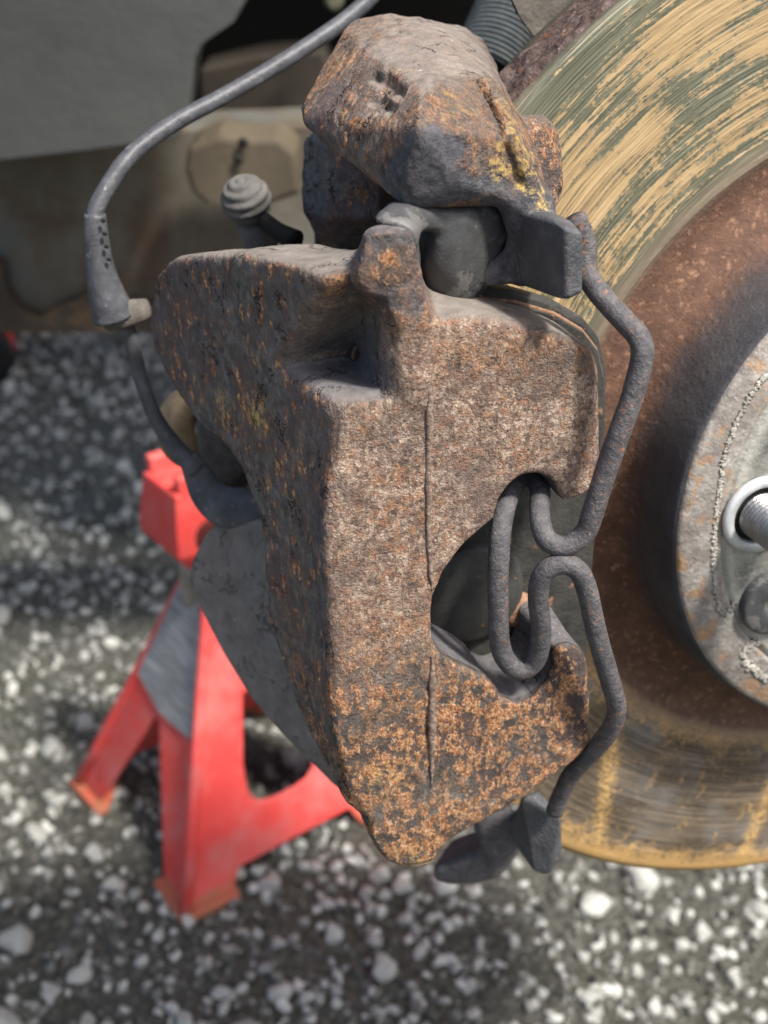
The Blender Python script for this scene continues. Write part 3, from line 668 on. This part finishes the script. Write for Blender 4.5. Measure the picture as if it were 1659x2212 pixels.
# weld-like raised rings of corrosion on the hub face
CRUST = mat_simple('white_corrosion', [(.3, (.2, .19, .16)), (.5, (.33, .31, .27)), (.7, (.52, .49, .43))], 300, .8, bump=.0006, bscale=900)
def crust(name, px, r, n, spread):
    q = spline([L(x, y, 27.)[:2] for x, y in px], 20); rr = np.random.default_rng(n); Vs, Fs, k = [], [], 0
    for _ in range(n):
        c = q[rr.integers(len(q))] + rr.normal(size=2) * spread; V, F = rock_base(1, int(rr.integers(99))); s_ = r * rr.uniform(.4, 1.3)
        P = V * s_ * np.array([rr.uniform(.8, 2.2), rr.uniform(.8, 2.6), .3]); a = rr.uniform(0, 3.1); P = P @ np.array([[math.cos(a), -math.sin(a), 0], [math.sin(a), math.cos(a), 0], [0, 0, 1]])
        Vs.append(P + np.array([c[0], c[1], .0014])); Fs.append(F + k); k += len(V)
    mesh_obj(name, np.vstack(Vs), np.vstack(Fs), CRUST, hubt)
crust('corrosion_ridge', [(1663, 810), (1640, 835), (1600, 905), (1572, 975), (1558, 1060), (1548, 1150), (1545, 1230), (1552, 1290), (1562, 1330)], .00038, 700, .0003)
crust('corrosion_ridge', [(1562, 1330), (1580, 1318), (1600, 1300)], .0005, 50, .0005)
crust('corrosion_ridge', [(1660, 1388), (1632, 1392), (1612, 1408), (1612, 1432), (1632, 1452), (1660, 1470)], .0006, 170, .0005)

# ================================================================== CALIPER
cal = brake_thing('brake_caliper', 'rust crusted cast iron brake caliper clamped over the disc edge', 'brake caliper', (-.165, -.07, .0))
HF = 45.   # outboard face height, mm
fld = Field((-.212, -.112, -.09), (-.078, .106, .056), .00075)
outer = [(930, 712), (945, 686), (1000, 680), (1100, 694), (1200, 716), (1260, 738), (1290, 760), (1304, 795), (1308, 860), (1304, 1000), (1298, 1100), (1279, 1440), (1280, 1600), (1266, 1632), (1228, 1668), (1150, 1722), (1020, 1800), (962, 1832), (948, 1862), (938, 1880), (885, 1884), (845, 1870), (815, 1832), (795, 1785), (768, 1735), (745, 1688), (722, 1620),
         (712, 1500), (708, 1380), (704, 1250), (706, 1100), (716, 980), (728, 900), (740, 800), (770, 700), (850, 650)]
window = [(1400, 1380), (1400, 960), (1330, 960), (1306, 1010), (1292, 1048), (1262, 1072), (1216, 1086), (1210, 1060), (1192, 1036), (1160, 1024), (1130, 1030), (1103, 1052), (1085, 1080), (1077, 1105), (1075, 1122), (1048, 1146), (1000, 1188), (962, 1236), (940, 1285), (934, 1330),
         (938, 1385), (955, 1415), (1000, 1440), (1040, 1462), (1068, 1486), (1080, 1505), (1112, 1520), (1150, 1508), (1182, 1478), (1200, 1440), (1196, 1415), (1204, 1398), (1236, 1392), (1262, 1406), (1279, 1440), (1300, 1460)]
PF = np.array([L(x, y, HF) for x, y in outer])
fld.prism(PF, .022, .045, r=.0028, k=.001)
# bridge and outer wall
left = [(745, 572), (640, 541), (520, 545), (430, 552), (372, 556), (338, 590), (322, 640), (315, 700), (330, 760), (380, 850), (420, 910), (480, 960), (520, 1010), (545, 1080), (560, 1130), (572, 1230), (578, 1330), (598, 1400), (640, 1520), (690, 1640), (742, 1740), (775, 1790), (810, 1800), (800, 1700), (750, 1500), (740, 1250), (745, 1000), (770, 800), (790, 640)]
PLs = np.array([LS(x, y) for x, y in left]); PLs[:, 2] = np.minimum(PLs[:, 2], .0425); PLs[:, 1] = np.where(PLs[:, 2] > .03, np.minimum(PLs[:, 1], .080), PLs[:, 1])
fld.slab(PLs, .019, r=.0012, k=.002)
# post and shoulder
fld.hull([L(x, y, h) for h in (47, 24) for x, y in [(764, 600), (790, 505), (804, 494), (884, 498), (897, 560), (900, 605), (926, 640), (938, 700), (800, 720), (748, 660)]], r=.0008, k=.003)
fld.hull([L(x, y, h) for h in (46.5, 30) for x, y in [(832, 668), (905, 655), (930, 700), (934, 850), (850, 900), (838, 760)]], r=.003, k=.003)
# inboard cylinder body
fld.hull([L(450, 1128, -52), L(392, 1212, -56), L(384, 1248, -56), L(418, 1330, -50), L(478, 1425, -40), L(560, 1545, -25), L(652, 1640, -10), L(742, 1708, 5), L(560, 1108, -40), L(660, 1110, -25),
          L(700, 1500, -45), L(740, 1690, -30), L(520, 1110, -62), L(640, 1300, -75)], r=.003, k=.003)
fld.hull([L(x, y, h) for x, y, h in [(560, 1100, -5), (690, 1120, 15), (620, 1500, 10), (740, 1690, 30), (600, 1100, -35), (690, 1500, -30), (740, 1700, -5)]], r=.006, k=.006)
fld.blur(2)
PW_ = np.array([L(x, y, HF) for x, y in window]); fld.prism(PW_, .005, .08, r=.001, k=.0012, sub=True)
# pocket beside the ridge
q0 = L(836, 700, 46); q1 = L(832, 868, 46)
aw, bb, bt = q0[0], q1[1], q0[1] + .004
fld.hull([(aw, bb, .016), (aw, bt, .037), (-.179, bb + .003, .024), (-.172, bt + .008, .047), (aw, bb + .002, .08), (aw - .003, bt, .08), (-.18, bb + .003, .08), (-.18, bt, .08)], r=.002, k=.0045, sub=True)
# casting seams
fld.blur(1)
V, F = fld.mesh(); N = vnormals(V, F); print('housing verts', len(V))
def PV(x, y, h): return L(x, y, h)
m_tan = gauss(V, [(PV(1150, 880, 45), (.035, .03, .02), 1.), (PV(820, 1050, 45), (.02, .04, .03), .9), (PV(1000, 1000, 45), (.03, .03, .02), .6), (PV(820, 1300, 45), (.02, .02, .02), .4)])
m_rust = gauss(V, [(PV(850, 1600, 45), (.03, .024, .03), 1.2), (PV(1150, 1600, 45), (.035, .026, .02), 1.), (PV(880, 1780, 45), (.025, .02, .03), .8), (PV(842, 560, 45), (.011, .010, .02), 2.2), (PV(1190, 750, 45), (.02, .005, .012), .8), (PV(1250, 1450, 45), (.02, .02, .02), .5)])
nb = N[:, 1]; na = -N[:, 0]; nh = N[:, 2]
fl_ = np.clip((na - .45) * 2.5, 0, 1) * np.clip((V[:, 2] + .075) / .03, 0, 1)
ibd = np.clip((-.018 - V[:, 2] + (V[:, 1] - .02) * 1.2) / .01, 0, 1) * 0
inner_body = ((V[:, 2] < -.012 + np.clip(.005 - V[:, 1], 0, .1) * .75) & (V[:, 1] < .018)).astype(float)
dust = np.clip((nb - .55) * 3., 0, 1) * .95; dust = np.maximum(dust, inner_body * .85)
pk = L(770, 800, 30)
dark = gauss(V, [(pk, (.012, .014, .016), 1.2), (PV(1120, 1460, 38), (.016, .010, .009), .75)])  # darker tone in the pocket and the notch
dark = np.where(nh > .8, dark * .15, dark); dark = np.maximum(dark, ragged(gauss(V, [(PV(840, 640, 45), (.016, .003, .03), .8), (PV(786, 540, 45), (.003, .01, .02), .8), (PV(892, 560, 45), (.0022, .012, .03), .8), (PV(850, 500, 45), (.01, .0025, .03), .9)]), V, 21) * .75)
inwall = ((V[:, 0] > -.158) & (nh < .45) & (V[:, 2] < .0435) & (V[:, 1] < .035)).astype(float)  # inner walls of the window get the darker tone too
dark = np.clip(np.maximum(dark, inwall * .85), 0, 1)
yel = gauss(V, [(LS(555, 890), .005, .9), (LS(480, 870), .004, .7), (PV(835, 1680, 45), .005, .5), (PV(900, 1860, 45), .006, .5)])
m_tan = np.clip(m_tan, 0, 1) * np.clip((nh - .1) * 2, 0, 1); m_rust = np.clip(m_rust, 0, 1.2) * np.clip((nh + .1) * 2, .15, 1)
fl_ = np.clip(fl_ * (1 - inner_body), 0, 1)
disp = .00045 * fbm(V, 160, 4, 2) * (1 - .55 * inner_body) + .0009 * fbm(V, 45, 2, 7) * (1 - np.clip((nh - .7) * 3, 0, .7))
disp += .0007 * np.abs(fbm(V * np.array([1, .5, 1]), 260, 3, 12)) * fl_ + .00045 * m_rust * fbm(V, 420, 3, 30)
V = V + N * disp[:, None]
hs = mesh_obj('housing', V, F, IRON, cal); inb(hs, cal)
attr(hs, 'rust', np.stack([m_rust, m_tan, np.clip(dust, 0, 1)], 1)); attr(hs, 'dark_fleck', np.stack([dark, fl_, np.clip(yel, 0, 1)], 1))

SEAM = mat_simple('seam_iron', [(.3, (.09, .062, .05)), (.5, (.19, .135, .105)), (.7, (.38, .29, .23))], 700, .85, bump=.0006, bscale=1200)
for pts_ in ([(924, 712), (927, 800), (928, 900), (926, 1000), (926, 1100), (928, 1200), (932, 1276)], [(935, 1418), (935, 1500), (934, 1600), (931, 1700)]):
    q = [L(x + random.uniform(-1.5, 1.5), y, HF + .1) for x, y in pts_]; inb(tube('casting_seam', q, [.0003] + [random.uniform(.0006, .0009) for _ in q[1:-1]] + [.0003], SEAM, hs, 8, 8, wob=.0004), cal)
# carrier bracket
bf = Field((-.18, -.158, -.085), (-.062, .14, .066), .00072)
bf.hull([L(*q) for q in [(648, 234, -24), (655, 272, -18), (742, 294, 0), (818, 358, 14), (852, 414, 26), (880, 448, 33), (1062, 434, 34), (1182, 444, 31), (1170, 350, 27), (1134, 280, 22), (1074, 186, 14), (960, 96, -4),
          (914, 188, 27), (906, 285, 39), (872, 380, 36), (1000, 400, 37), (1080, 300, 33), (788, 112, -12), (745, 60, -40), (760, 44, -42), (700, 138, -32), (1000, 58, -46), (842, 26, -44), (1044, 88, -52), (980, 180, -60), (1090, 300, 2), (800, 330, -40)]], r=.0004, k=.002)
# thick lug behind the right edge
bf.capsule([L(1150, 310, 12), L(1158, 400, 14)], .0058, k=.002)
# raised flash line
bf.capsule([L(1048, 180, 17), L(1084, 235, 25), L(1104, 300, 32.5), L(1126, 355, 33), L(1156, 415, 33.5)], .0015, k=.0008)
# neck and ear
bf.hull([L(*q) for q in [(1088, 425, 34), (1185, 430, 34), (1196, 480, 38), (1180, 600, 34), (1100, 560, 28), (1098, 470, 28), (1088, 425, 12), (1185, 430, 12), (1180, 590, 14), (1100, 550, 14)]], r=.0005, k=.003)
bf.hull([L(*q) for q in [(1100, 400, 32), (1176, 420, 32), (1190, 470, 38), (1130, 500, 34), (1090, 470, 30), (1100, 440, 10), (1180, 440, 10)]], r=.003, k=.004)
ear = [(1214, 486, 54), (1256, 502, 54), (1254, 634, 54), (1216, 652, 54), (1180, 456, 40), (1150, 470, 42), (1112, 492, 30), (1100, 545, 30), (1050, 562, 22), (1040, 582, 22), (1042, 618, 22), (1120, 606, 34), (1240, 480, 46), (1170, 560, 20), (1230, 600, 30)]
bf.hull([L(*q) for q in [(1216, 488, 52), (1258, 503, 52), (1256, 632, 52), (1219, 650, 52), (1180, 454, 40), (1132, 462, 36), (1104, 500, 30), (1100, 560, 28), (1120, 612, 32), (1240, 484, 44), (1244, 600, 40), (1180, 480, 22), (1190, 600, 24)]], r=.0004, k=.0015)
bf.hull([L(*q) for q in [(1110, 532, 30), (1064, 556, 27), (1040, 576, 27), (1038, 622, 27), (1124, 612, 32), (1112, 540, 20), (1060, 562, 18), (1044, 614, 18), (1120, 600, 18)]], r=.0006, k=.003)
# inboard upper leg
bf.hull([L(*q) for q in [(655, 300, -62), (676, 282, -58), (712, 316, -50), (820, 350, -40), (652, 455, -62), (720, 475, -50), (815, 470, -40), (900, 520, -45), (800, 330, -75), (700, 540, -75), (850, 540, -70)]], r=.001, k=.003)
# lower arm
bf.hull([L(*q) for q in [(905, 1890, -8), (960, 1930, -8), (1060, 1925, -8), (1120, 1870, -2), (1130, 1790, 0), (1000, 1830, -8), (930, 1862, -8), (960, 1880, -50), (1100, 1850, -50), (1100, 1760, -45), (960, 1800, -50)]], r=.006, k=.004)
bf.hull([L(*q) for q in [(1126, 1722, 22), (1160, 1708, 22), (1210, 1758, 27), (1214, 1850, 29), (1184, 1890, 29), (1152, 1884, 26), (1122, 1800, 18), (1100, 1800, 2), (1150, 1725, 6), (1200, 1790, 12)]], r=.0005, k=.003)
bf.hull([L(*q) for q in [(1020, 1770, 4), (1120, 1730, 6), (1130, 1830, 6), (1060, 1880, 0), (1020, 1770, -6), (1120, 1730, -6), (1130, 1830, -6), (1060, 1880, -8)]], r=.003, k=.004)
bf.hull([(a_, b_, h_) for a_ in (-.135, -.105) for b_ in (-.11, .09) for h_ in (-.082, -.066)], r=.001, k=.004)
def facet(px, py, tri):
    A, B, C = [L(*q) for q in tri]; nn = np.cross(B - A, C - A); r = MB @ rayc(px, py); return camL + r * (((A - camL) @ nn) / (r @ nn))
tri = ((648, 234, -24), (906, 285, 39), (788, 112, -12))
for seg_ in ([(808, 165), (840, 180), (868, 202)], [(800, 238), (822, 222), (846, 196)], [(806, 212), (828, 230), (850, 236)], [(832, 168), (822, 196), (820, 216)]):
    bf.capsule([facet(x, y, tri) for x, y in seg_], .0011, k=.0008, sub=True)
Vb, Fb = bf.mesh(); Nb = vnormals(Vb, Fb); print('bracket verts', len(Vb))
earp = L(1180, 560, 40)
smo = np.clip(gauss(Vb, [(earp, (.022, .020, .018), 1.6)]), 0, 1)
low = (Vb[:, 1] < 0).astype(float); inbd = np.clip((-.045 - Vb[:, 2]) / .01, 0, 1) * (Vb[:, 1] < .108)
ru = gauss(Vb, [(L(1060, 320, 34), (.017, .012, .02), 1.6), (L(1000, 330, 35), (.007, .008, .012), .9), (L(1140, 320, 27), (.012, .016, .02), .9), (L(1108, 500, 32), (.004, .013, .014), .9), (L(760, 70, -38), (.015, .010, .022), .9), (L(690, 190, -28), (.014, .012, .014), .7), (L(780, 270, 0), (.006, .006, .006), .9), (L(1165, 340, 12), (.008, .02, .01), .9)])
ru = ragged(ru, Vb, 3)
ye = ragged(gauss(Vb, [(L(1112, 270, 30), (.003, .010, .012), .9), (L(1150, 390, 32), (.003, .009, .010), .85), (L(985, 235, 28), .004, .9), (L(1076, 350, 34), .0035, .9), (L(870, 175, 10), (.004, .004, .006), .7)]), Vb, 4, .35, 3, .7, 420)
gd = ragged(gauss(Vb, [(L(935, 318, 37), (.0065, .0075, .009), 1.1), (L(970, 405, 36), (.020, .005, .010), 1.0), (L(890, 390, 34), (.006, .007, .010), .7)]), Vb, 5, .35, 2.6)
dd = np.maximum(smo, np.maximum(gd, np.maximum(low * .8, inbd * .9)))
du = np.clip((Nb[:, 1] - .6) * 3, 0, 1) * .75
fk = np.clip((-Nb[:, 0] - .2) * 2, 0, .9) * (1 - low) + .25
tn = gauss(Vb, [(L(1010, 260, 25), (.022, .016, .02), .8), (L(860, 80, -20), (.02, .01, .03), .5)])
Vb = Vb + Nb * ((.0005 * fbm(Vb, 170, 4, 5) + .0002 * fbm(Vb, 60, 3, 9) + .0005 * np.abs(fbm(Vb, 300, 3, 19))) * (1 - .85 * smo))[:, None]
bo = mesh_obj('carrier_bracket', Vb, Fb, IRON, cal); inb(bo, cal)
attr(bo, 'rust', np.stack([np.clip(ru, 0, 1), tn, du], 1)); attr(bo, 'dark_fleck', np.stack([np.clip(dd, 0, 1), np.clip(fk * (1 - smo), 0, 1), np.clip(ye, 0, 1)], 1))

LUG = mat_simple('dark_grimy_iron', [(.3, (.045, .046, .05)), (.55, (.075, .076, .082)), (.8, (.14, .138, .14))], 130, .55, bump=.0005, bscale=1000, spots=[(240, .62, .68, (.2, .185, .17)), (160, .64, .7, (.19, .1, .06))], spec=.4)
lug = inb(convex('spring_lug', [L(*q) for q in [(1218, 486, 53), (1260, 502, 53), (1258, 634, 53), (1220, 653, 53), (1182, 453, 41), (1136, 462, 38), (1106, 500, 31), (1106, 560, 30), (1124, 618, 33), (1242, 482, 44), (1246, 604, 40), (1180, 480, 26), (1190, 600, 26)]], LUG, bo, .0011, 3), cal)
inb(convex('spring_lug', [L(*q) for q in [(1126, 1722, 23), (1160, 1708, 23), (1204, 1752, 28), (1213, 1772, 30), (1214, 1852, 30), (1186, 1890, 30), (1156, 1884, 27), (1122, 1800, 19), (1104, 1800, 5), (1146, 1726, 8), (1196, 1780, 14), (1180, 1850, 12)]], LUG, bo, .0011, 3), cal)
# pad backing plate with its shim, seen over the upper edge of the finger
pad_t = [(905, 560), (930, 560), (1036, 618), (1110, 626), (1200, 652), (1262, 688), (1296, 730), (1312, 790), (1312, 900), (1285, 1200), (1262, 1480), (1250, 1620), (1100, 1700), (960, 1690), (900, 1500), (890, 1100), (890, 700)]
PPd = [L(x, y, 19.)[:2] for x, y in pad_t]
def prismobj(name, P, h0, h1, mat, parent, bevel=.0008):
    P = [tuple(p) for p in P]
    if sum(P[i - 1][0] * P[i][1] - P[i][0] * P[i - 1][1] for i in range(len(P))) < 0: P = P[::-1]
    return inb(plate(name, [P], (0, 0, h1), (1, 0, 0), (0, 1, 0), h1 - h0, mat, parent, bevel), cal)
pad = prismobj('brake_pad', PPd, .0135, .0190, PADM, cal, .0012)
def shrink(P, d):
    P = np.array(P); c = P.mean(0); v = c - P; return P + v / np.linalg.norm(v, axis=1, keepdims=True) * d
prismobj('friction_lining', shrink(PPd, .006), .0008, .0132, mat_simple('pad_lining', [(.3, (.04, .035, .03)), (.7, (.09, .08, .07))], 300, .9), pad)
SHIM = mat_simple('rusty_shim_edge', [(.3, (.12, .06, .035)), (.6, (.28, .16, .1))], 500, .8, bump=.0004)
prismobj('pad_shim', shrink(PPd, .0022), .0191, .0202, SHIM, pad, .0003)
prismobj('shim_face', shrink(PPd, .0028), .0203, .0213, PADM, pad, .0003)
# piston seen through the window
pc = L(1010, 1270, 20); PIST = mat_simple('greasy_grey_steel', [(.3, (.024, .024, .023)), (.6, (.05, .05, .047))], 90, .5, bump=.0002, spots=[(160, .62, .7, (.25, .13, .06))])
inb(lathe('pad_boss', [(0, .0035), (.012, .0035), (.0135, .0025), (.014, 0)], PIST, cal, 48, loc=(pc[0], pc[1], .0212)), cal)
pc = L(1110, 1310, 20)
inb(lathe('rivet_head', [(0, .003), (.003, .0028), (.0045, .0015), (.005, 0)], SHIM, cal, 24, loc=(pc[0], pc[1], .0212)), cal)

# pad ear / abutment seen between post and carrier
ef = Field((-.17, .035, .0), (-.09, .112, .055), .0008)
ef.hull([L(*q) for q in [(885, 470, 20), (960, 436, 28), (1045, 428, 28), (1100, 452, 26), (1108, 500, 26), (1096, 535, 26), (1040, 552, 28), (1028, 640, 28), (960, 695, 26), (900, 690, 20), (885, 600, 20), (1098, 500, 8), (885, 470, 8), (1050, 640, 8), (905, 690, 8), (1000, 425, 10), (935, 560, 31), (1010, 470, 33), (990, 600, 32), (960, 460, 32)]], r=.0008, k=.002)
ef.hull([L(*q) for q in [(806, 482, 38), (812, 456, 36), (846, 432, 34), (905, 436, 33), (960, 440, 30), (950, 500, 32), (905, 505, 38), (880, 492, 40), (830, 494, 40), (806, 482, 28), (846, 432, 24), (905, 436, 22), (900, 500, 26)]], r=.001, k=.002)
ef.hull([L(*q) for q in [(880, 498, 40), (900, 498, 40), (905, 580, 38), (893, 600, 38), (880, 498, 28), (910, 520, 28), (910, 590, 28), (890, 590, 28)]], r=.0006, k=.002)
ef.blur(1); Ve, Fe = ef.mesh(); Ne = vnormals(Ve, Fe); Ve = Ve + Ne * (.0007 * fbm(Ve, 220, 4, 3) * np.clip((Ve[:, 1] - .076) / .006, .25, 1))[:, None]
inb(mesh_obj('pad_abutment', Ve, Fe, GREASE, cal), cal)

# spring clip, one bent wire
wire = [(1243, 470, 38), (1262, 520, 38), (1268, 590, 40), (1300, 640, 46), (1350, 695, 52), (1381, 732, 55), (1386, 775, 56), (1366, 855, 56), (1338, 935, 56), (1311, 1011, 55), (1284, 1095, 54), (1264, 1150, 53), (1222, 1180, 52), (1182, 1166, 50), (1166, 1120, 46), (1166, 1060, 38), (1150, 1030, 33), (1125, 1035, 32),
        (1103, 1062, 36), (1084, 1130, 43), (1077, 1220, 46), (1076, 1330, 46), (1082, 1400, 45), (1102, 1436, 45), (1130, 1446, 45), (1158, 1425, 46), (1169, 1370, 48), (1163, 1300, 50), (1166, 1258, 51), (1182, 1230, 52), (1214, 1218, 53), (1248, 1232, 54), (1268, 1275, 54), (1288, 1365, 54), (1318, 1470, 53), (1331, 1520, 52), (1326, 1560, 50), (1296, 1606, 46), (1238, 1668, 38), (1212, 1715, 34), (1198, 1752, 32)]
inb(tube('spring_clip', [L(*q) for q in wire], .0024, WIRE, cal, 7, 16, wob=.00012), cal)

# ribbed cap on its stub
kc = L(532, 432, -75); ax = basis(L(545, 395, -75) * 0 + np.array([-.15, 1., .25]), (1, 0, 0)); RK = .0070
prof = [(0, RK)]
for i in range(1, 60):
    t = math.pi * i / 60 * .86; rr_ = RK * (1 + .035 * math.cos(t * 15)); prof.append((rr_ * math.sin(t), rr_ * math.cos(t)))
prof += [(.005, -RK * .95), (.0055, -RK * 2.2)]
ax2 = basis(np.array([-.30, .9, .35]), (1, 0, 0))
capo = inb(lathe('dust_cap', prof[::-1], CAPM, cal, 40, rot=ax2, loc=kc), cal)
inb(tube('guide_pin', [L(565, 470, -72), L(600, 500, -66), L(640, 520, -60)], [.0022, .0026, .003], BLACK, cal, 3, 16), cal)
# inboard fittings under the bridge
inb(tube('hose_union', [L(470, 900, -75), L(492, 960, -74), L(512, 1030, -70), L(530, 1050, -68)], [.007, .009, .009, .007], mat_simple('muddy_fitting', [(.3, (.05, .046, .043)), (.7, (.13, .11, .09))], 200, .8), cal, 4, 14, wob=.001), cal)
tn_ = mat_simple('tan_mud_fitting', [(.3, (.1, .075, .05)), (.7, (.26, .2, .12))], 120, .85)
kk = L(432, 925, -95)
inb(lathe('hose_eye', [(.005, -.006), (.012, -.007), (.0135, -.004), (.0135, .004), (.012, .007), (.005, .006), (.005, -.006)], tn_, cal, 32, rot=basis(np.array([.4, .3, 1]), (1, 0, 0)), loc=kk), cal)

# ================================================================== SENSOR CABLE
cb = brake_thing('sensor_cable', 'thin grey sensor cable bending down into a ribbed rubber boot beside the caliper', 'cable', L(245, 680, -60))
def inc(o): return inb(o, cb)
CABM = mat_simple('dusty_cable', [(.3, (.045, .046, .051)), (.6, (.085, .087, .095)), (.8, (.19, .19, .19))], 260, .42, bump=.0003, bscale=500, spots=[(300, .62, .72, (.3, .29, .27))])
inc(tube('cable_jacket', [L(*q) for q in [(850, -60, -100), (790, 5, -95), (720, 62, -90), (600, 140, -84), (480, 210, -78), (400, 252, -74), (325, 300, -70), (270, 350, -66), (232, 405, -63), (208, 450, -61), (205, 475, -60)]], .0023, CABM, cb, 8, 14))
boot = inc(tube('boot', [L(*q) for q in [(205, 462, -60), (208, 520, -60), (216, 580, -60), (232, 640, -60), (248, 685, -60)]], [.0028, .0034, .0039, .0050, .0061], CABM, cb, 8, 20))
for (x, y) in [(216, 476), (219, 504), (223, 532), (228, 560)]:
    s = L(x + 2, y, -55.5); e_ = L(x + 12, y + 1, -55.5); inc(tube('boot_slot', [s, (s + e_) / 2, e_], [.0003, .0006, .0003], BLACK, boot, 2, 8))
BRK = mat_simple('muddy_clip_steel', [(.3, (.07, .065, .058)), (.7, (.16, .145, .12))], 200, .8, bump=.0005)
inc(tube('cable_clip', [L(*q) for q in [(226, 690, -60), (255, 684, -57), (285, 674, -58), (318, 668, -62)]], [.0032, .0036, .0034, .003], BRK, cb, 5, 12, flat=.5, up=(0, 1, 0)))
inc(tube('cable_tail', [L(*q) for q in [(262, 690, -61), (284, 740, -62), (305, 820, -62), (335, 900, -60), (378, 965, -58), (425, 1015, -56)]], [.0032, .0022, .0021, .0022, .0026, .0030], RUBBER, cb, 8, 14))
inc(tube('hose_guide', [L(*q) for q in [(405, 985, -57), (430, 1030, -56), (452, 1070, -54), (490, 1096, -50), (560, 1100, -44), (620, 1096, -40)]], [.003, .0045, .0055, .0062, .0062, .006], RUBBER, cb, 8, 16, flat=.55, up=(0, 1, 0)))

# ================================================================== SUSPENSION behind
st = brake_thing('suspension_strut', 'dark corrugated rubber strut gaiter at the top behind the caliper', 'suspension strut', L(1080, 60, -110))
p0, p1 = L(1190, -160, -150), L(1050, 170, -120); ax = p1 - p0; ln = np.linalg.norm(ax); rb = basis(ax, (1, 0, 0)); prof = [(.0, 0)]
nr = 34
for i in range(nr * 6):
    z = ln * i / (nr * 6 - 1); prof.append((.0125 + .0009 * math.sin(i / 6 * 2 * math.pi), z))
inb(lathe('gaiter', prof, mat_simple('gaiter_rubber', [(.3, (.07, .08, .08)), (.7, (.17, .18, .18))], 150, .6), st, 40, rot=rb, loc=p0), st)
ds = brake_thing('dust_shield', 'dull grey sheet metal dust shield behind the top of the disc', 'dust shield', (0, .12, -.05))
SH = mat_simple('dusty_shield', [(.3, (.09, .082, .07)), (.7, (.2, .18, .15))], 120, .8, bump=.0006, bscale=300)
o = lathe('shield_plate', [(.05, -.034), (.12, -.036), (.150, -.040), (.158, -.036), (.159, -.0365), (.151, -.0412), (.12, -.0375), (.05, -.0355)], SH, ds, 90, a0=math.radians(60), a1=math.radians(128)); inb(o, ds)
kn = brake_thing('steering_knuckle', 'dark cast steering knuckle and axle behind the brake disc', 'steering knuckle', (0, 0, -.06))
inb(lathe('bearing_carrier', [(0, -.10), (.045, -.10), (.055, -.09), (.06, -.05), (.05, -.027), (0, -.027)], BLACK, kn, 40), kn)
inb(convex('knuckle_arm', [(-.05, -.04, -.1), (-.05, .04, -.1), (-.05, -.04, -.06), (-.05, .04, -.06), (-.135, -.07, -.1), (-.135, .07, -.1), (-.135, -.07, -.079), (-.135, .07, -.079), (.03, 0, -.1), (.03, 0, -.06)], BLACK, kn, .004), kn)
for o in bpy.data.objects:
    if '_o' in o: del o['_o']
